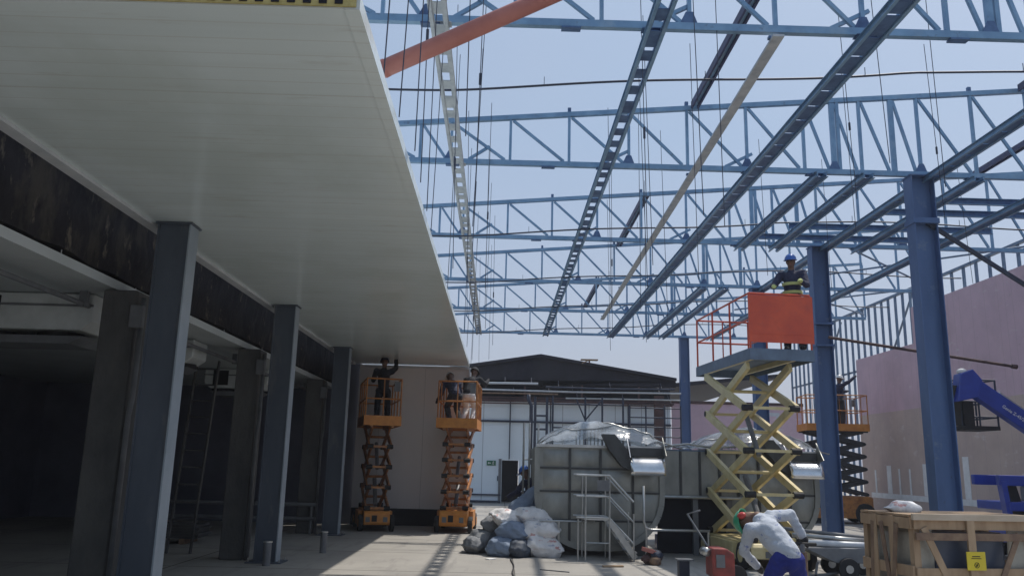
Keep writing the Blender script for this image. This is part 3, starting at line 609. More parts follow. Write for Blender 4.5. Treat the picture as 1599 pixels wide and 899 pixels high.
# ================================================================== TANKS
def tank(label, loc, wd=2.32, top=1.93, Ln=3.2, film=True, mirrored=False):
    t = thing('stainless_tank', label, 'tank', loc, 0, 'stainless steel tanks'); rad = .95; hw = wd/2
    def outline(s_, zb):
        P = [(-hw*s_, top), (-hw*s_, zb+rad)]
        for k in range(1, 9):
            a = math.pi/2*k/8; P.append((-hw*s_ + rad - rad*math.cos(a), zb+rad-rad*math.sin(a)))
        for k in range(0, 9):
            a = math.pi/2*(1-k/8); P.append((hw*s_ - rad + rad*math.cos(a), zb+rad-rad*math.sin(a)))
        P.append((hw*s_, top)); return P
    zb = .14
    MB().prism(outline(1, zb)[::-1], 1, .02, Ln).build('shell', 'tank', t)
    # rim flange round the end plate
    P = outline(1, zb); Q = [((x)*1.0, z_) for x, z_ in P]
    mb = MB()
    for a, b in zip(Q, Q[1:]):
        mb.bar((a[0], 0, a[1]), (b[0], 0, b[1]), .10, .05, up=(0, 1, 0))
    mb.build('rim_flange', 'tank', t)
    mb = MB()
    for x in (-.55, .02, .62): mb.box(x-.02, x+.02, -.02, .018, zb+.1, top-.02)
    for z_ in (1.55, 1.13, .62): mb.box(-hw+.05, hw-.05, -.012, .018, z_-.018, z_+.018)
    mb.build('stiffener_grid', 'tank_seam', t)
    MB().box(-hw-.02, hw+.02, -.06, .02, top+.0, top+.05).build('top_lip', 'pipe', t)
    # bulging panels between stiffeners
    mb = MB(); xs = [-1.08, -.55, .02, .62, 1.1]; zs = [.62, 1.13, 1.55, top-.02]
    for i in range(4):
        for j in range(3):
            xa, xb, za, zb_ = xs[i]+.03, xs[i+1]-.03, zs[j]+.028, zs[j+1]-.028
            G = [[(xa+(xb-xa)*u, .017-.028*(math.sin(math.pi*u)*math.sin(math.pi*v))**.6 if 0 < u < 1 and 0 < v < 1 else .017, za+(zb_-za)*v) for u in [q/6 for q in range(7)]] for v in [q/6 for q in range(7)]]
            mb.sheet(G)
    mb.build('end_panel', 'tank', t, smooth=True)
    for x in (-.8, .8):
        for y in (.3, Ln-.3): MB().box(x-.12, x+.12, y-.1, y+.1, 0, .42).build('foot', 'tank_seam', t)
    for y in (.8, 1.6, 2.4):
        mb = MB()
        for a, b in zip(P, P[1:]): mb.bar((a[0], y, a[1]), (b[0], y, b[1]), .06, .06, up=(0, 1, 0))
        mb.build('hoop_rib', 'tank', t)
    # discharge chute at the upper right
    MB().prism([(.02, top+.25), (.25, top+.25), (.56, top-.12), (.60, top-.42), (.38, top-.32), (.14, top-.02)], 1, -.28, -.02).build('lid', 'tank_seam', t)
    ch = MB()
    G = []
    for i in range(9):
        a = -.2 + 1.9*i/8
        G.append([(x, -.12-.30*math.sin(a)*1.0-.02*abs(x-.85), top-.10-.34*(1-math.cos(a*.9))-.05) for x in (.52, .60, .85, 1.10, 1.16)])
    ch.sheet(G); ch.build('chute_hood', 'chrome', t, smooth=True, solid=.02)
    MB().prism([(-.05, top+.22), (-.45, top-.16), (-.05, top-.22)], 0, .50, .515).build('chute_side', 'chrome', t)
    MB().prism([(-.05, top+.22), (-.40, top-.12), (-.05, top-.18)], 0, 1.165, 1.18).build('chute_side', 'tank', t)
    MB().box(.52, 1.16, -.10, -.03, top-.13, top+.02).build('chute_lip', 'tank_seam', t)
    # film covered dome over the basin
    if film:
        rings = []
        for k in range(25):
            u = k/24; x = -hw*.94 + 2.2*hw*.94*u; row = []
            for j in range(13):
                v = j/12; h = .47*math.sin(math.pi*(.03+.94*u))**.8*math.sin(math.pi*(.02+.96*v))**.45
                d = .075*noise.fractal(Vector((x*3, v*4, loc[0])), .9, 2, 4)
                row.append((x, .05+(Ln-.5)*v*.75, top+.05+h+d))
            rings.append(row)
        MB().sheet(rings).build('film_cover', 'film', t, smooth=True)
        for j in (2, 7):
            MB().tube([Vector(rings[k][j])+Vector((0, 0, .02)) for k in range(25)]+([Vector((hw*1.45, .6, top+.02))] if j == 2 else []), .014, 6).build('hoop', 'pipe', t, smooth=True)
    # bars inside/behind
    mb = MB()
    for k in range(14): mb.tube([(-.3+k*.075, 1.5, top), (-.3+k*.075, 1.5, top+.42)], .01, 5)
    mb.build('grating', 'pipe', t)
    return t
tank('left stainless steel tank with ribbed rounded end, behind the small steel stair', (1.87, 15.5, 0))
tank('right stainless steel tank behind the cream scissor lift, with a plastic film dome', (5.1, 16.4, 0))
t = thing('tank_deck', 'ribbed steel deck box between the two tanks, over a dark gap', 'deck', (3.83, 16.05, 0))
MB().box(-.75, .8, 0, .3, 1.08, 1.92).build('side_sheet', 'tank', t)
for x in (-.7, -.33, .04, .42, .78): MB().box(x-.02, x+.02, -.04, -.002, 1.1, 1.92).build('rib', 'tank_seam', t)
MB().tube([(-.8, -.08, 1.06), (.85, -.08, 1.06)], .03, 8).build('edge_tube', 'pipe', t)
MB().box(-.74, .62, .2, .28, 0.01, 1.07).build('painted_gap_shade', 'dark', t)  # near-black sheet: the shade below the deck is put into its colour
for x in (-.05, .6): MB().box(x-.05, x+.05, .02, .12, 0, 1.07).build('leg', 'grey', t)
MB().box(-.78, .83, .0, .32, 1.922, 1.95).build('top_sheet', 'deck', t)
G = [[(-.75+1.55*i/20, .02+1.1*j/10, 1.995+.10*abs(noise.fractal(Vector((i*.35, j*.4, 5)), .9, 2, 4))) for i in range(21)] for j in range(11)]
MB().sheet(G).build('film_sheet', 'film', t, smooth=True)
MB().tube([(-.7, -.05, 2.0), (-.2, -.05, 2.06), (.3, -.05, 2.0), (.8, -.05, 2.04)], .02, 8).build('edge_tube', 'pipe', t, smooth=True)
t = thing('guard_tube', 'bent stainless guard tube in front of the dark gap between the tanks', 'guard tube', (2.55, 14.7, 0))
MB().tube([(0, 0, 1.28), (0, 0, .68), (.03, 0, .58), (.12, 0, .54), (1.15, 0, .54)], .022, 8).build('tube', 'pipe', t, smooth=True)
MB().tube([(1.12, 0, 0), (1.12, 0, .54)], .02, 8).build('leg', 'pipe', t)
MB().tube([(.04, 0, 0), (.04, 0, .56)], .02, 8).build('leg', 'pipe', t)

# stainless stair
t = thing('service_stair', 'small stainless steel stair with tube handrails in front of the left tank', 'stair', (1.95, 15.0, 0))
for y in (-.3, .3):
    for x, z_ in ((-.42, 1.44), (.0, 1.44), (.42, .80)): MB().tube([(x, y, 0), (x, y, z_)], .016, 8).build('post', 'pipe', t)
    for dz in (0, -.36, -.72): 
        MB().tube([(-.58, y, 1.44+dz), (.0, y, 1.44+dz), (.42, y, 1.02+dz if dz < 0 else 1.0)], .016 if dz else .02, 8).build('handrail', 'pipe', t, smooth=False)
    MB().bar((-.0, y, .68), (.45, y, .06), .02, .10).build('stringer', 'pipe', t)
MB().box(-.45, 0, -.3, .3, .68, .71).build('top_platform', 'pipe', t)
for k in range(3): MB().box(.05+.13*k, .22+.13*k, -.29, .29, .50-.18*k, .52-.18*k).build('tread', 'pipe', t)
MB().tube([(-.55, -.3, 0), (-.55, -.3, .70)], .014, 8).build('post', 'pipe', t)
MB().tube([(-.42, -.3, .3), (.0, -.3, .3)], .012, 8).build('crossbar', 'pipe', t)
MB().box(-.22, .0, -.34, -.33, 1.18, 1.36).build('control_panel', 'grey', t)
t = thing('pipe_rack', 'low tube rail running from the bag pile to the stair', 'rail', (.75, 15.2, 0))
MB().tube([(0, 0, .62), (1.0, 0, .62)], .016, 8).build('tube', 'pipe', t); MB().tube([(.35, 0, 0), (.35, 0, .62)], .02, 8).build('leg', 'pipe', t)

# ================================================================== BAGS
def bag(label, loc, sx, sy, sz, rot, m, seed):
    mb = MB()
    bmesh.ops.create_cube(mb.bm, size=2); bmesh.ops.subdivide_edges(mb.bm, edges=mb.bm.edges, cuts=19, use_grid_fill=True)
    E_ = Matrix.Rotation(rot[2], 3, 'Z') @ Matrix.Rotation(rot[1], 3, 'Y') @ Matrix.Rotation(rot[0], 3, 'X')
    for v in mb.bm.verts:
        p = v.co.copy(); u = p.normalized(); q = p.lerp(u*1.15, .45)
        q.z *= (1 - .72*abs(p.x)**5)*(1-.45*abs(p.y)**5); q.y *= 1-.10*(1-abs(p.x))
        q = Vector((q.x*sx*1.05, q.y*sy*1.05, q.z*sz*.95)); sd = Vector((seed*3.1, seed, 0))
        r1 = 1-abs(noise.noise(q*7+sd))*2; r2_ = 1-abs(noise.noise(Vector((q.x*9, q.y*16, q.z*9))+sd))*2
        q += u*(.045*noise.noise(q*3.5+sd) + .018*r1 + .016*r2_); q.z -= .03*sz*abs(p.x)
        v.co = E_ @ q
    o = mb.build('sack', m, smooth=True); o.location = loc; return tag(o, label, 'sack', 'heap of sacks beside the left tank')
bags = [('large white sack with red print at the right foot of the heap', (.83, 15.25, .17), .34, .24, .19, (0, .12, .1), 'bag_white'),
 ('white sack with red stripes lying second from the bottom at the right of the heap', (.78, 15.35, .44), .33, .25, .16, (.1, -.05, .0), 'bag_white'),
 ('pale sack on the upper right of the heap below the blue-grey roll', (.62, 15.6, .66), .32, .26, .16, (0, .1, .3), 'bag_white'),
 ('long blue-grey sack leaning up at the top right of the heap', (.55, 16.0, .92), .40, .17, .15, (0, -.65, .1), 'bag_blue'),
 ('pale striped sack in the upper middle of the heap', (.22, 15.6, .60), .30, .24, .16, (.2, .2, .5), 'bag_white'),
 ('blue-grey sack under the upper middle of the heap', (.28, 15.3, .40), .28, .22, .17, (0, .1, -.3), 'bag_blue'),
 ('dark blue sack at the front bottom of the heap', (.38, 15.1, .14), .22, .2, .15, (0, 0, .6), 'bag_dark'),
 ('small blue-grey sack at the front left bottom of the heap', (.08, 15.15, .15), .24, .2, .15, (.2, 0, -.4), 'bag_blue'),
 ('grey sack low on the left of the heap', (-.22, 15.8, .18), .28, .24, .18, (0, .15, .2), 'bag_grey'),
 ('grey lumpy sack lying farthest left of the heap on the floor', (-.38, 15.6, .13), .22, .2, .13, (0, 0, .9), 'bag_grey'),
 ('brownish grey sack on the left slope of the heap', (-.02, 15.9, .44), .25, .22, .16, (0, .3, 0), 'bag_grey'),
 ('dark sack in the shadowed middle of the heap', (.15, 15.5, .25), .25, .22, .18, (0, 0, .2), 'bag_dark'),
 ('pale sack at the back of the heap near the tank', (.55, 16.2, .4), .35, .26, .3, (0, .1, 1), 'bag_grey'),
 ('small crumpled pale sack on the back left crest of the heap', (.1, 16.1, .62), .2, .17, .13, (0, .2, .1), 'bag_white')]
for i, b in enumerate(bags): bag(b[0], b[1], b[2], b[3], b[4], b[5], b[6], i)

# ================================================================== SCISSOR LIFTS
def lift(label, loc, rz, Lb=1.8, Wb=.76, Lp=1.9, Wp=.95, zb=.46, zp=2.47, n=5, am='arm_orange', bm2='orange', rm='orange_dirty', dm='orange', hr=1.05, wheel=.19, panel=None, aw=.10, skirt=.18, drop=.05, zt=None, yo=0, xo=0, sa=.04, mesh=False, posts=4):
    t = thing('scissor_lift', label, 'scissor lift', loc, rz, 'scissor lifts')
    b = MB().prism([(-Lb/2+.03, wheel*.8), (-Lb/2, zb*.45), (-Lb/2, zb-.06), (-Lb/2+.05, zb), (Lb/2-.05, zb), (Lb/2, zb-.06), (Lb/2, zb*.45), (Lb/2-.03, wheel*.8)], 0, -Wb/2+.1, Wb/2-.1).build('chassis', bm2, t, bevel=.012)
    for sx in (-1, 1): MB().box(min(sx*Wb/2, sx*(Wb/2-.098)), max(sx*Wb/2, sx*(Wb/2-.098)), -Lb*.25, Lb*.25, wheel*.55, zb-.02).build('side_box', bm2, b, bevel=.01)
    MB().box(-.12, .0, -Lb/2-.012, -Lb/2-.002, zb*.5, zb*.8).build('hatch', 'black', b)
    for k in (-.26, .14): MB().box(k, k+.1, -Lb/2-.014, -Lb/2-.003, zb*.48, zb*.72).build('tail_plate', 'grey' , b)
    for sx in (-1, 1):
        for sy in (-1, 1):
            wh = MB().tube([(sx*Wb/2-sx*.09, sy*(Lb/2-wheel*.9), wheel), (sx*Wb/2+sx*.01, sy*(Lb/2-wheel*.9), wheel)], wheel, 18).build('wheel', 'black', t, bevel=.015)
            MB().tube([(sx*Wb/2+sx*.011, sy*(Lb/2-wheel*.9), wheel), (sx*Wb/2+sx*.02, sy*(Lb/2-wheel*.9), wheel)], wheel*.5, 12).build('hub', bm2, wh)
    z0 = zb+.06; z1 = (zt or zp)-.06; st_ = (z1-z0)/n; a = Lb/2-.16
    for k in range(n):
        za, zc = z0+st_*k, z0+st_*(k+1)
        for sx in (-1, 1):
            xo_ = sx*(Wb/2-.14); xi = sx*(Wb/2-.14-sa-.012)
            MB().bar((xo_, -a, za), (xo_, a, zc), sa, aw, up=(1, 0, 0) if False else (0, 0, 1)).build('scissor_arm', am, t, bevel=.004)
            MB().bar((xi, a, za), (xi, -a, zc), sa, aw).build('scissor_arm', am, t, bevel=.004)
        MB().tube([(-Wb/2+.14, 0, (za+zc)/2), (Wb/2-.14, 0, (za+zc)/2)], .03, 8).build('cross_tube', am, t)
        for sy in (-1, 1):
            MB().bar((-Wb/2+.17, sy*a, za), (Wb/2-.17, sy*a, za), .05, .05).build('cross_tube', am, t)
            for sx in (-1, 1):
                MB().tube([(sx*(Wb/2-.10), sy*a, za), (sx*(Wb/2-.20-sa), sy*a, za)], aw*.42, 10).build('pivot_pin', 'black', t)
    MB().tube([(0, -a*.5, z0+.05), (0, a*.3, z0+st_*1.4)], .05, 10).build('lift_cylinder', 'grey', t)
    if n > 3: MB().tube([(0, -a*.4, z0+st_*1.9), (0, a*.3, z0+st_*3.2)], .045, 10).build('lift_cylinder', 'grey', t)
    d = MB().box(xo-Wp/2, xo+Wp/2, yo-Lp/2, yo+Lp/2, zp, zp+.06).build('platform', dm, t)
    MB().box(xo-Wp/2-.01, xo+Wp/2+.01, yo-Lp/2-.012, yo-Lp/2-.002, zp-drop, zp+skirt).box(xo-Wp/2-.01, xo+Wp/2+.01, yo+Lp/2+.002, yo+Lp/2+.012, zp-drop, zp+skirt).box(xo-Wp/2-.012, xo-Wp/2-.002, yo-Lp/2, yo+Lp/2, zp-drop, zp+skirt).box(xo+Wp/2+.002, xo+Wp/2+.012, yo-Lp/2, yo+Lp/2, zp-drop, zp+skirt).build('toe_board', dm, d)
    MB().box(xo-Wp/2+.15, xo-Wp/2+.22, yo-Lp/2, yo+Lp/2, zp-.09, zp-.002).box(xo+Wp/2-.22, xo+Wp/2-.15, yo-Lp/2, yo+Lp/2, zp-.09, zp-.002).build('under_beam', am, d)
    xs = (xo-Wp/2+.02, xo+Wp/2-.02); ysn = [yo-Lp/2+.02 + (Lp-.04)*i/(posts-1) for i in range(posts)]
    zr = zp+hr
    for z_ in (zr, zp+hr*.55):
        for x in xs: MB().tube([(x, ysn[0], z_), (x, ysn[-1], z_)], .019, 8).build('guard_rail', rm, t)
        for y in (ysn[0], ysn[-1]): MB().tube([(xs[0], y, z_), (xs[1], y, z_)], .019, 8).build('guard_rail', rm, t)
    for x in xs:
        for y in ysn: MB().tube([(x, y, zp+.06), (x, y, zr)], .019, 8).build('rail_post', rm, t)
    for y in (ysn[0], ysn[-1]):
        MB().tube([(xo, y, zp+.06), (xo, y, zr)], .014, 8).build('rail_post', rm, t)
    MB().box(xs[1]-.16, xs[1]-.03, ysn[0]+.03, ysn[0]+.12, zr-.28, zr-.05).build('control_box', 'grey', t)
    if panel: MB().box(xs[0]-.03, xs[1]+.04, ysn[0]-.035, ysn[0]-.022, zp+hr*.16, zr-.03).build('front_panel', panel, t); MB().box(xs[0]-.03, xs[1]+.04, ysn[0]-.043, ysn[0]-.0355, zp+hr*.30, zp+hr*.33).build('panel_rib', panel, t)
    if mesh:
        for x in xs:
            mb = MB()
            for k in range(12): mb.tube([(x, ysn[0]+(ysn[-1]-ysn[0])*k/11, zp+.06), (x, ysn[0]+(ysn[-1]-ysn[0])*k/11, zr)], .005, 4)
            mb.build('mesh_infill', rm, t)
    return t
lift('orange scissor lift deep under the ceiling at left, in shade, with one dark-clothed worker', (-3.0, 20.4, 0), R(14), Lb=1.8, Wb=.8, Lp=1.9, Wp=.86, zp=2.46, n=4, zb=.46, aw=.13)
lift('orange scissor lift at the right edge of the white ceiling, with two workers aboard', (-1.0, 20.5, 0), R(-2), Lb=1.8, Wb=.86, Lp=1.9, Wp=.95, zp=2.45, n=5, zb=.5, aw=.12)
lift('cream yellow scissor lift raised in the right foreground with red panel and railings', (4.55, 15.0, 0), R(4.5), Lb=2.3, Wb=1.2, Lp=2.9, Wp=1.13, zb=.42, zp=3.58, n=4, am='cream', bm2='cream', rm='redpaint', dm='deck', hr=1.02, wheel=.22, zt=3.42, yo=.27, panel='redpaint', aw=.135, skirt=.05, drop=.14, xo=.16, sa=.07)
lift('distant orange scissor lift with black scissor arms behind the collared blue column', (11.0, 27.2, 0), R(84), Lb=2.0, Wb=1.2, Lp=1.95, Wp=1.3, zb=.85, zp=2.95, n=5, am='arm_black', bm2='orange_dirty', rm='orange_dirty', dm='orange', hr=1.1, wheel=.32, aw=.12, mesh=True)

# ================================================================== BOOM LIFT
def text(body, size, m, parent, loc, rot, name='lettering', ext=.004):
    cu = bpy.data.curves.new(name, 'FONT'); cu.body = body; cu.size = size; cu.extrude = ext; cu.align_x = 'CENTER'; cu.align_y = 'CENTER'
    o = bpy.data.objects.new(name, cu); COL.objects.link(o)
    dg = bpy.context.evaluated_depsgraph_get(); me = bpy.data.meshes.new_from_object(o.evaluated_get(dg)); bpy.data.objects.remove(o)
    o = bpy.data.objects.new(name, me); COL.objects.link(o); me.materials.clear(); me.materials.append(M[m])
    o.location = loc; o.rotation_euler = rot; o.parent = parent; return o
bl = thing('boom_lift', 'dark blue articulated boom lift at the right picture edge before the beige wall', 'boom lift', (11.3, 16.6, 0), 0)
p0, p1 = Vector((-1.72, 0, 3.42)), Vector((1.9, .1, .95))
bo = MB().bar(p0, p1, .22, .35).build('boom', 'navy', bl, bevel=.02)
dirv = (p1-p0).normalized(); upv = Vector((0, 1, 0)).cross(dirv)*-1
if upv.z < 0: upv = -upv
MB().tube([p0+dirv*.6+upv*.2, p0+dirv*1.75+upv*.2], .045, 8).build('hydraulic_hose_guard', 'pipe', bo)
MB().tube([p0+dirv*1.9+upv*.2, p0+dirv*2.8+upv*.17], .04, 8).build('hydraulic_hose', 'black', bo)
ang = math.atan2(dirv.z, dirv.x)
text('Genie Z-45/25J', .092, 'paint_white', bl, p0+dirv*1.02+Vector((0, -.118, 0))-upv*.02, (R(90), -ang, 0))
MB().prism([(-2.05, 3.05), (-1.95, 3.62), (-1.68, 3.72), (-1.5, 3.5), (-1.62, 3.15)], 1, -.14, .14).build('jib_head', 'navy', bl, bevel=.02)
MB().ell((-1.84, 0, 3.675), .10, .10, .07).build('end_cap', 'paint_white', bl, smooth=True)
MB().bar((-2.0, .05, 3.4), (-1.95, .2, 2.6), .18, .18).build('jib_arm', 'black', bl)
# basket
bk = MB().box(-1.77, -.97, .3, 1.1, 2.52, 2.6).build('basket_floor', 'black', bl)
for x in (-1.75, -.99):
    for y in (.32, 1.08): MB().tube([(x, y, 2.6), (x, y, 3.55)], .02, 8).build('rail_post', 'darksteel', bl)
for z_ in (2.78, 3.1, 3.55):
    MB().tube([(-1.75, .32, z_), (-.99, .32, z_), (-.99, 1.08, z_), (-1.75, 1.08, z_), (-1.75, .32, z_)], .018, 8).build('guard_rail', 'darksteel', bl)
MB().tube([(-1.37, .32, 2.6), (-1.37, .32, 3.55)], .018, 8).build('rail_post', 'darksteel', bl)
MB().box(-1.72, -1.5, .28, .36, 2.6, 3.1).build('control_box', 'black', bl)
# turret, links and chassis
MB().box(-1.62, 1.6, -.55, -.43, 1.42, 1.62).build('upper_link', 'navy', bl, bevel=.02)
text('Genie', .15, 'hat_blue', bl, (-.85, -.56, 1.52), (R(90), 0, 0))
MB().box(-1.62, 1.6, .3, .42, 1.42, 1.62).build('upper_link', 'navy', bl, bevel=.02)
MB().bar((-1.55, -.5, 1.5), (-1.45, -.5, .55), .1, .16).build('link_post', 'navy', bl)
MB().bar((-1.3, -.3, 1.42), (-1.1, -.3, .6), .1, .12).bar((-1.1, -.1, 1.42), (-.9, -.1, .6), .1, .1).build('link_strut', 'black', bl)
MB().box(-1.5, 1.4, -.6, .5, .95, 1.12).build('lower_link', 'navy', bl, bevel=.02)
for x in (-1.0, -.68): MB().box(x, x+.24, -.615, -.602, .97, 1.1).build('decal', 'paint_white', bl)
MB().box(-.62, .2, -.72, .45, .6, 1.42).build('turret_cover', 'grey', bl, bevel=.04)
MB().box(-.45, -.28, -.735, -.722, .9, 1.12).build('warning_label', 'yellow', bl)
MB().box(-.30, -.2, -.735, -.722, 1.2, 1.36).build('notice_plate', 'paint_white', bl)
MB().box(.25, 1.5, -.7, .45, .6, 1.38).build('turret_cover', 'darksteel', bl, bevel=.04)
MB().box(-1.5, 1.5, -.5, .5, .35, .58).build('chassis', 'navy', bl, bevel=.03)
for x in (-1.15, 1.15):
    for y in (-.62, .62):
        wh = MB().tube([(x, y-.13, .38), (x, y+.13, .38)], .38, 24).build('wheel', 'black', bl, bevel=.03)
        MB().tube([(x, y-.14, .38), (x, y+.14, .38)], .2, 16).build('rim', 'grey', wh)

# ================================================================== CRATE
cr = thing('wooden_crate', 'open timber crate with yellow label and plastic wrapped machine in the lower right corner', 'crate', (3.43, 6.95, 0), R(8))
CL, CD, CH = 1.22, .72, 1.25
def cb(a, b, w_=.06, h=.03, name='slat', m='wood', up=(0, 0, 1)): return MB().bar(a, b, w_, h, up=up).build(name, m, cr, bevel=.003)
for x in (.03, CL-.03):
    for y in (.03, CD-.03): cb((x, y, .1), (x, y, CH), .06, .06, 'corner_post')
for z_ in (.12, .82, CH-.05): 
    cb((.0, -.012, z_), (CL, -.012, z_), .022, .09 if z_ != .82 else .06, 'front_rail'); cb((.0, CD+.012, z_), (CL, CD+.012, z_), .022, .09, 'back_rail')
    cb((-.012, 0, z_), (-.012, CD, z_), .022, .09, 'side_rail'); cb((CL+.012, 0, z_), (CL+.012, CD, z_), .022, .09, 'side_rail')
cb((.0, -.035, CH-.10-.05), (CL, -.035, CH-.15), .02, .06, 'front_rail', 'wood_dark')
cb((.50, -.036, .12), (.50, -.036, CH), .07, .022, 'centre_post', 'wood', (0, 1, 0))
cb((.08, -.03, CH-.08), (.48, -.03, .30), .06, .012, 'diagonal_brace', 'wood', (0, 1, 0))
cb((.95, -.03, CH-.12), (.52, -.03, .30), .05, .012, 'diagonal_brace', 'wood_dark', (0, 1, 0))
cb((CL-.12, -.036, .12), (CL-.12, -.036, CH), .07, .022, 'centre_post', 'wood', (0, 1, 0))
for y, x2 in ((.18, .34), (.40, .22), (.52, .60)): cb((-.03, y, CH-.06), (-.03, x2, .2), .012, .05, 'diagonal_brace', 'wood_dark', (0, 1, 0))
for y in (.25, .5): cb((-.028, y, .12), (-.028, y, CH), .012, .07, 'side_post', 'wood', (0, 1, 0))
mb = MB()
for k in range(6): mb.box(-.02, CL+.02, .02+k*.118, .125+k*.118, CH+.002, CH+.02)
mb.build('top_boards', 'wood', cr)
MB().box(-.02, CL+.02, -.05, -.02, CH-.02, CH+.03).build('top_edge_board', 'wood_pale', cr)
MB().box(.03, CL-.05, .08, CD-.08, 0.02, .1).build('pallet', 'wood_dark', cr)
MB().box(.22, CL-.34, .06, CD-.1, .11, CH-.12).build('packed_machine', 'machine', cr, bevel=.02)
def wrap(a0, a1, fixed, axis, seed):
    G = []
    for i in range(15):
        z_ = .12 + (CH-.2)*i/14; row = []
        for j in range(11):
            q = a0 + (a1-a0)*j/10; d = .025*noise.fractal(Vector((q*6, z_*5, seed)), .9, 2, 4)
            row.append((q, fixed+d, z_) if axis == 0 else (fixed+d, q, z_))
        G.append(row)
    return MB().sheet(G).build('plastic_wrap', 'plastic_pale', cr, smooth=True, solid=.004)
wrap(.06, .215, .045, 0, 1); wrap(CL-.33, CL-.06, .045, 0, 2); wrap(.04, CD-.06, .05, 1, 3)
lb_ = MB().box(.43, .60, -.056, -.05, .84, .985).build('yellow_label', 'yellow', cr)
MB().box(.48, .55, -.0585, -.0565, .945, .952).box(.47, .56, -.0585, -.0565, .93, .935).build('print_line', 'black', lb_)
mb = MB()
ring = [(.515+.021*math.cos(a), -.0578, .88+.021*math.sin(a)) for a in [2*math.pi*k/14 for k in range(15)]]
mb.tube(ring, .0022, 5, cap=False); mb.tube([(.502, -.0578, .865), (.53, -.0578, .897)], .0025, 5); mb.tube([(.505, -.0578, .89), (.517, -.0578, .87), (.525, -.0578, .885)], .002, 5)
mb.build('label_symbol', 'black', lb_)
b_ = bag('crumpled white plastic bundle lying on the left end of the crate top', (3.58, 7.45, 1.30), .12, .08, .035, (0, 0, .2), 'bag_white', 31); b_['category'] = 'plastic bundle'; b_.name = 'plastic_bundle'; del b_['group']

# ================================================================== CART, COMPACTOR, ODDMENTS
t = thing('hand_trolley', 'low grey steel trolley with rubber wheels behind the bending worker, left of the crate', 'trolley', (5.25, 13.3, 0))
MB().prism([(-.55, .46), (.75, .46), (.62, .24), (-.05, .24)], 1, -.3, .3).build('tray', 'grey', t, bevel=.01)
for x, y in ((.12, -.34), (.12, .34), (.62, .34)):
    wh = MB().tube([(x, y-.04, .16), (x, y+.04, .16)], .16, 20).build('wheel', 'black', t, bevel=.012); MB().tube([(x, y-.05, .16), (x, y+.05, .16)], .06, 12).build('hub', 'pipe', wh)
MB().tube([(-.5, -.25, .44), (-.9, -.25, .62)], .02, 8).tube([(-.5, .25, .44), (-.9, .25, .62)], .02, 8).tube([(-.9, -.25, .62), (-.9, .25, .62)], .02, 8).build('handle', 'pipe', t)
MB().bar((-.3, -.2, .24), (-.35, -.2, 0), .03, .03).bar((-.5, -.2, .02), (.1, -.2, .1), .03, .03).build('stand', 'grey', t)
for k, (ya, za, yb, zb2, r_, m, lb) in enumerate([(-.2, .56, -.1, .52, .05, 'trim', 'pale thick tube lying lowest on the trolley'), (0, .66, 0, .58, .035, 'pipe', 'middle grey tube lying on the trolley'), (.2, .74, .1, .62, .03, 'grey', 'dark grey tube lying topmost on the trolley')]):
    q = thing('steel_tube', lb, 'tube', (4.85-.1*k, 13.3, 0), 0, 'tubes lying on the trolley')
    MB().tube([(-.1, ya, za-.04), (1.35, yb, zb2-.04)], r_, 10).build('tube', m, q, smooth=True); MB().tube([(1.35, yb, zb2-.04), (1.38, yb, zb2-.042)], r_*1.2, 10).build('end_ring', 'pipe', q)
t = thing('compactor', 'small red engine compactor standing left of the bending worker', 'machine', (3.12, 11.9, 0))
MB().prism([(-.15, .14), (.16, .14), (.16, .46), (.05, .53), (-.15, .53)], 1, -.2, .2).build('engine_housing', 'red_dull', t, bevel=.02)
MB().box(-.10, .02, -.212, -.203, .28, .45).build('vent_plate', 'grey', t)
MB().tube([(-.2, -.1, .47), (-.2, .1, .47)], .06, 12).build('air_filter', 'pipe', t, smooth=True)
MB().tube([(.22, -.06, .15), (.22, .06, .15)], .15, 20).build('wheel', 'black', t, bevel=.01)
MB().tube([(-.12, .1, .5), (-.35, .4, .95), (-.15, .45, 1.0)], .016, 8).build('handle', 'grey', t)
MB().box(-.22, .16, -.22, .22, .02, .06).build('base_plate', 'pipe', t, bevel=.01)
MB().box(-.12, .1, -.12, .12, .06, .14).build('mount', 'black', t)
t = thing('steel_stool', 'short dark post with flat top plate on the floor right of the stair', 'offcut', (2.72, 12.4, 0))
MB().bar((0, 0, 0), (0, 0, .29), .15, .15).build('post', 'darksteel', t, bevel=.005); MB().box(-.10, .13, -.1, .1, .291, .31).build('top_plate', 'grey', t)
t = thing('brick_rubble', 'brown rubble lump with reddish block on the floor right of the stair', 'rubble', (2.6, 14.4, 0))
for k in range(7):
    mb = MB(); bmesh.ops.create_icosphere(mb.bm, subdivisions=2, radius=1); ox, oy, s_ = random.uniform(-.14, .16), random.uniform(-.1, .1), random.uniform(.06, .11)
    for v in mb.bm.verts: v.co = Vector((v.co.x*s_*1.3, v.co.y*s_, v.co.z*s_))*(1+.3*noise.noise(v.co*2+Vector((k, 0, 0)))) + Vector((ox, oy, s_*.8+.05*(k % 3)))
    mb.build('lump', ['wood_dark', 'rust', 'darksteel'][k % 3], t)
MB().bar((-.15, -.05, .26), (.08, -.05, .2), .1, .06).build('brick', 'pipe_red', t)
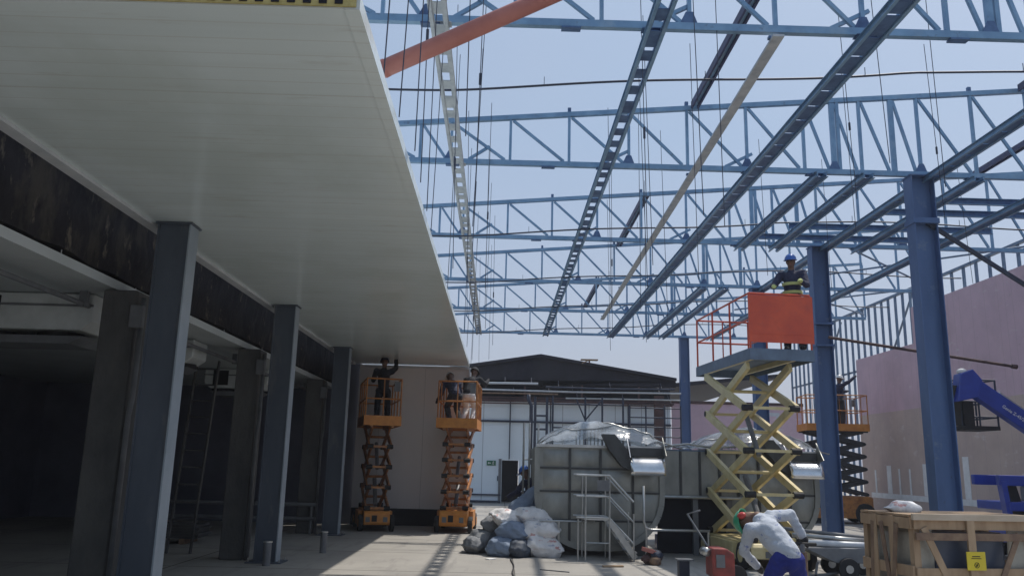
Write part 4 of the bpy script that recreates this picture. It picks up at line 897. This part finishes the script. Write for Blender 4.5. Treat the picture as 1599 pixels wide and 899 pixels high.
# small site litter
lit = [('pale offcut of timber lying on the floor before the stair', 1.9, 13.9, .35, .06, .03, 'wood', .2), ('thin grey steel bar lying on the floor in the sun', .9, 13.2, .5, .02, .015, 'grey', -.5),
       ('broken white board scrap on the floor near the sacks', -.1, 14.6, .16, .1, .015, 'plaster', .7), ('brown board scrap beside the trolley wheel', 4.6, 12.9, .3, .09, .02, 'wood_dark', -.2),
       ('blue plastic drum offcut in the dark under the tank deck', 3.3, 17.2, .16, .16, .28, 'navy', .1)]
for lb, x, y, a, b, h, m, rz in lit:
    o = MB().box(-a/2, a/2, -b/2, b/2, .002, h).build('floor_scrap', m, bevel=.003); o.location = (x, y, 0); o.rotation_euler = (0, 0, rz); tag(o, lb, 'scrap')
t = thing('floor_cable', 'thin dark cable lying along the sunlit floor toward the camera', 'cable', (.26, 13.5, 0))
MB().tube([(.02*math.sin(k*.9), -2+k*.25, .012) for k in range(14)], .01, 6).build('cable', 'black', t, smooth=True)

# ================================================================== PEOPLE
def person(label, loc, rz, J, shirt, pants, hat, glove='glove', vest=None, muffs=False, sleeves=True, scale=1.0):
    """J: joints in metres, person faces +Y. One continuous body, clothing as children."""
    t = bpy.data.objects.new('tmp', None)
    V = {k: Vector(v)*scale for k, v in J.items() if k != 'fat'}
    B = MB(); ft = J.get('fat', .94)
    def limb(mb, a, b, r0, r1, g=0): mb.cap(V[a], V[b], (r0*ft+g)*scale, (r1*ft+g)*scale)
    B.cap(V['pel'], V['chest'], .125*scale*ft, .135*scale*ft); B.cap(V['chest'], V['neck'], .12*scale*ft, .06*scale); B.cap(V['neck'], V['head'], .055*scale, .06*scale)
    for s_ in 'LR':
        limb(B, s_+'sh', s_+'el', .052, .042); limb(B, s_+'el', s_+'wr', .041, .028); B.cap(V['chest'], V[s_+'sh'], .09*scale*ft, .06*scale*ft)
        limb(B, s_+'hip', s_+'kn', .085, .058); limb(B, s_+'kn', s_+'an', .055, .038); B.cap(V['pel'], V[s_+'hip'], .11*scale*ft, .09*scale*ft)
        d = (V[s_+'wr']-V[s_+'el']).normalized(); hb = V[s_+'wr']+d*.05*scale; side = d.cross(Vector((0, 0, 1)))
        side = side.normalized() if side.length > .1 else Vector((1, 0, 0))
        B.cap(V[s_+'wr'], hb, .026*scale, .034*scale)
        for q, ln in zip((-1.5, -.5, .5, 1.5), (.065, .078, .074, .058)):
            k0 = hb+side*.017*q*scale; k1 = k0+d*ln*.55*scale; k2 = k1+(d*.4-Vector((0, 0, 1))*.6)*ln*.6*scale
            B.cap(k0, k1, .0095*scale, .0085*scale, 7); B.cap(k1, k2, .0085*scale, .007*scale, 7)
        th = V[s_+'wr']+d*.02*scale; B.cap(th, th+(side*(1 if s_ == 'L' else -1)*.04+d*.03)*scale, .012*scale, .009*scale, 7)
        fd = Vector(J.get('foot', (0, 1, 0))).normalized()
        B.cap(V[s_+'an']-Vector((0, 0, .03))*scale, V[s_+'an']+(fd*.15-Vector((0, 0, .045)))*scale, .04*scale, .032*scale)
    hd = V['head']; face = Vector(J.get('face', (0, 1, 0))).normalized(); hup = (V['head']-V['neck']).normalized(); hx = face.cross(hup).normalized(); face = hup.cross(hx)
    HM = Matrix((hx, face, hup)).transposed()
    B.ell(hd, .075*scale, .095*scale, .115*scale, HM); B.ell(hd+(face*.092-hup*.01)*scale, .013*scale, .02*scale, .022*scale, HM, 8, 6)
    B.ell(hd+(face*.05-hup*.075)*scale, .04*scale, .04*scale, .035*scale, HM, 8, 6)
    for s_ in (-1, 1): B.ell(hd+(hx*.077*s_-hup*.005)*scale, .012*scale, .02*scale, .03*scale, HM, 8, 6)
    body = B.build('person', 'skin', remesh=.011, smooth=True); body.location = loc; body.rotation_euler = (0, 0, rz); tag(body, label, 'person')
    E2 = MB()
    for s_ in (-1, 1): E2.ell(hd+(hx*.03*s_+face*.088+hup*.012)*scale, .011*scale, .008*scale, .008*scale, HM, 8, 6)
    E2.build('eyes', 'eye', body)
    MB().ell(hd+(face*.088-hup*.052)*scale, .022*scale, .008*scale, .006*scale, HM, 8, 6).build('mouth', 'pipe_red', body)
    S = MB(); g = .016
    S.cap(V['pel']+Vector((0, 0, .02)), V['chest'], (.128*ft+g)*scale, (.14*ft+g)*scale); S.cap(V['chest'], V['neck']-(V['neck']-V['chest'])*.25, (.12*ft+g)*scale, (.06+g)*scale)
    for s_ in 'LR':
        S.cap(V['chest'], V[s_+'sh'], (.09*ft+g)*scale, (.06*ft+g)*scale); limb(S, s_+'sh', s_+'el', .055, .046, g)
        if sleeves: limb(S, s_+'el', s_+'wr', .043, .03, g)
    S.build('shirt', shirt, body, remesh=.014, smooth=True, wrinkle=.022)
    T = MB(); g = .018
    T.cap(V['pel']-Vector((0, 0, .02)), V['pel']+(V['chest']-V['pel'])*.12, (.125*ft+g)*scale, (.125*ft+g)*scale)
    for s_ in 'LR':
        T.cap(V['pel'], V[s_+'hip'], (.11*ft+g)*scale, (.09*ft+g)*scale); limb(T, s_+'hip', s_+'kn', .088, .064, g); limb(T, s_+'kn', s_+'an', .06, .048, g)
    T.build('trousers', pants, body, remesh=.014, smooth=True, wrinkle=.022)
    Bt = MB()
    for s_ in 'LR': Bt.cap(V[s_+'an'], V[s_+'an']+(fd*.15-Vector((0, 0, .04)))*scale, .052*scale, .042*scale)
    Bt.build('boots', 'black', body, remesh=.014, smooth=True)
    for s_ in 'LR':
        G = MB(); d = (V[s_+'wr']-V[s_+'el']).normalized(); side = d.cross(Vector((0, 0, 1))); side = side.normalized() if side.length > .1 else Vector((1, 0, 0)); hb = V[s_+'wr']+d*.05*scale
        G.cap(V[s_+'wr']-d*.02*scale, hb, .034*scale, .042*scale)
        for q, ln in zip((-1.5, -.5, .5, 1.5), (.065, .078, .074, .058)):
            k0 = hb+side*.018*q*scale; k1 = k0+d*ln*.55*scale; k2 = k1+(d*.4-Vector((0, 0, 1))*.6)*ln*.6*scale
            G.cap(k0, k1, .013*scale, .011*scale, 7); G.cap(k1, k2, .011*scale, .009*scale, 7)
        th = V[s_+'wr']+d*.02*scale; G.cap(th, th+(side*(1 if s_ == 'L' else -1)*.045+d*.03)*scale, .015*scale, .012*scale, 7)
        G.build('glove', glove, body, remesh=.008, smooth=True)
    if vest:
        for hh in (.35, .75):
            c = V['pel'].lerp(V['chest'], hh); ax = (V['chest']-V['pel']).normalized()
            MB().tube([c-ax*.025*scale, c+ax*.025*scale], .172*scale, 20).build('reflective_band', vest, body)
    if hat:
        H = MB(); n = 16; rings = []
        for i in range(7):
            a = math.pi/2*i/6; rings.append([hd + (hx*math.cos(q)*.105*math.cos(a) + face*math.sin(q)*.128*math.cos(a) + hup*(.03+.115*math.sin(a)))*scale for q in [2*math.pi*k/n for k in range(n)]])
        rings.insert(0, [hd + (hx*math.cos(q)*.118 + face*(math.sin(q)*.14 + (.055 if math.sin(q) > .3 else 0)) + hup*.024)*scale for q in [2*math.pi*k/n for k in range(n)]])
        H.sheet([r_+[r_[0]] for r_ in rings[:-1]]); H.ell(hd+hup*.142*scale, .03*scale, .04*scale, .006*scale, HM, 8, 4)
        H.build('hard_hat', hat, body, smooth=True, solid=.004)
    if muffs:
        for s_ in (-1, 1): MB().ell(hd+hx*.095*s_*scale-hup*.005*scale, .03*scale, .04*scale, .05*scale, HM).build('ear_muff', 'hat_red', body, smooth=True)
    bpy.data.objects.remove(t)
    return body
def stand(lean=0, arms=None, crouch=0, face=(0, 1, 0), twist=0):
    z = .93-crouch; J = dict(pel=(0, 0, z), chest=(0, .38*math.sin(lean), z+.38*math.cos(lean)), neck=(0, .53*math.sin(lean), z+.53*math.cos(lean)))
    n = Vector(J['neck']); J['head'] = tuple(n+Vector((0, .17*math.sin(lean*.7+.1), .17*math.cos(lean*.7+.1))))
    c = Vector(J['neck'])*.8+Vector(J['chest'])*.2
    for s_, k in (('L', -1), ('R', 1)):
        sh = c+Vector((k*.19, 0, -.03)); J[s_+'sh'] = tuple(sh)
        e, w_ = (arms or {}).get(s_, ((k*.06, .02, -.28), (k*.02, .18, -.12)))
        el = sh+Vector(e); J[s_+'el'] = tuple(el); J[s_+'wr'] = tuple(el+Vector(w_))
        J[s_+'hip'] = (k*.09, 0, z-.04); J[s_+'kn'] = (k*.12, .05+crouch*.9, .5-crouch*.35); J[s_+'an'] = (k*.13, -.02, .09)
    J['face'] = face; return J
ZL = 3.645
person('person standing on the cream lift in blue helmet and navy overalls with yellow-green gloves', (5.17, 14.2, ZL), R(150), stand(.05, {'L': ((-.08, .12, -.24), (.05, .22, .02)), 'R': ((.1, .14, -.22), (-.04, .2, -.05))}), 'cloth_navy', 'cloth_black', 'hat_blue', 'glove_yellow', vest='glove_yellow')
person('person in dark clothes on the shaded left orange lift, back to the camera', (-2.9, 20.2, 2.52), R(10), stand(.15, {'R': ((.1, .15, .1), (.0, .1, .24)), 'L': ((-.06, .1, -.22), (0, .2, .1))}, .14), 'cloth_black', 'cloth_black', 'cloth_navy')
person('person bending forward in dark clothes at the left of the right orange lift', (-1.12, 20.1, 2.51), R(20), stand(.85, None, .22), 'cloth_navy', 'cloth_black', 'hat_white')
person('person with pale trousers standing at the right of the right orange lift', (-.82, 20.5, 2.51), R(-20), stand(.6, {'R': ((.1, .15, -.1), (.0, .15, .1)), 'L': ((-.06, .1, -.22), (0, .2, .1))}, .16), 'cloth_black', 'plaster', 'cloth_black')
person('person in white helmet reaching up on the distant orange lift by the stud wall', (11.25, 27.1, 3.01), R(-80), stand(.05, {'R': ((.1, .18, .12), (.0, .2, .15)), 'L': ((-.06, .15, -.2), (0, .25, .05))}), 'cloth_navy', 'cloth_black', 'hat_white')
person('person in blue helmet stooping in shade at the left tank, behind the sacks', (.86, 17.6, 0), R(60), stand(.55, {'R': ((.05, .15, -.22), (.0, .2, -.05)), 'L': ((-.06, .15, -.2), (0, .2, -.1))}, .1), 'cloth_navy', 'cloth_black', 'hat_blue')
# bending worker in the foreground: torso leans left/away, arm reaching right to a tool
Jb = dict(pel=(.15, 0, .76), chest=(.02, .17, .99), neck=(-.06, .28, 1.12), head=(-.15, .37, 1.08),
          Lsh=(-.17, .17, 1.0), Lel=(-.2, .33, .77), Lwr=(-.03, .47, .62), Rsh=(.07, .27, 1.13), Rel=(.31, .34, 1.15), Rwr=(.43, .36, .94),
          Lhip=(.06, -.02, .72), Lkn=(-.04, .18, .42), Lan=(-.08, -.02, .09), Rhip=(.23, .02, .72), Rkn=(.33, .2, .42), Ran=(.37, .0, .09), face=(-.7, .5, -.5), foot=(-.2, 1, 0), fat=.86)
person('person bending over in white t-shirt, blue trousers, green helmet and red ear muffs', (2.77, 8.5, 0), 0, Jb, 'cloth_white', 'cloth_blue', 'hat_green', 'glove', muffs=True)
t = thing('jackhammer', 'upright drilling tool gripped by the bending worker in the white t-shirt', 'tool', (3.17, 8.80, 0))
MB().tube([(0, 0, .0), (0, 0, .38)], .014, 8).build('chisel', 'grey', t); MB().tube([(0, 0, .38), (0, 0, .78)], .05, 12).build('tool_body', 'wood_dark', t)
MB().tube([(-.15, 0, .86), (.15, 0, .86)], .018, 8).build('handle', 'black', t); MB().tube([(0, 0, .78), (0, 0, .86)], .03, 8).build('neck', 'grey', t)

print('objects', len(bpy.data.objects))
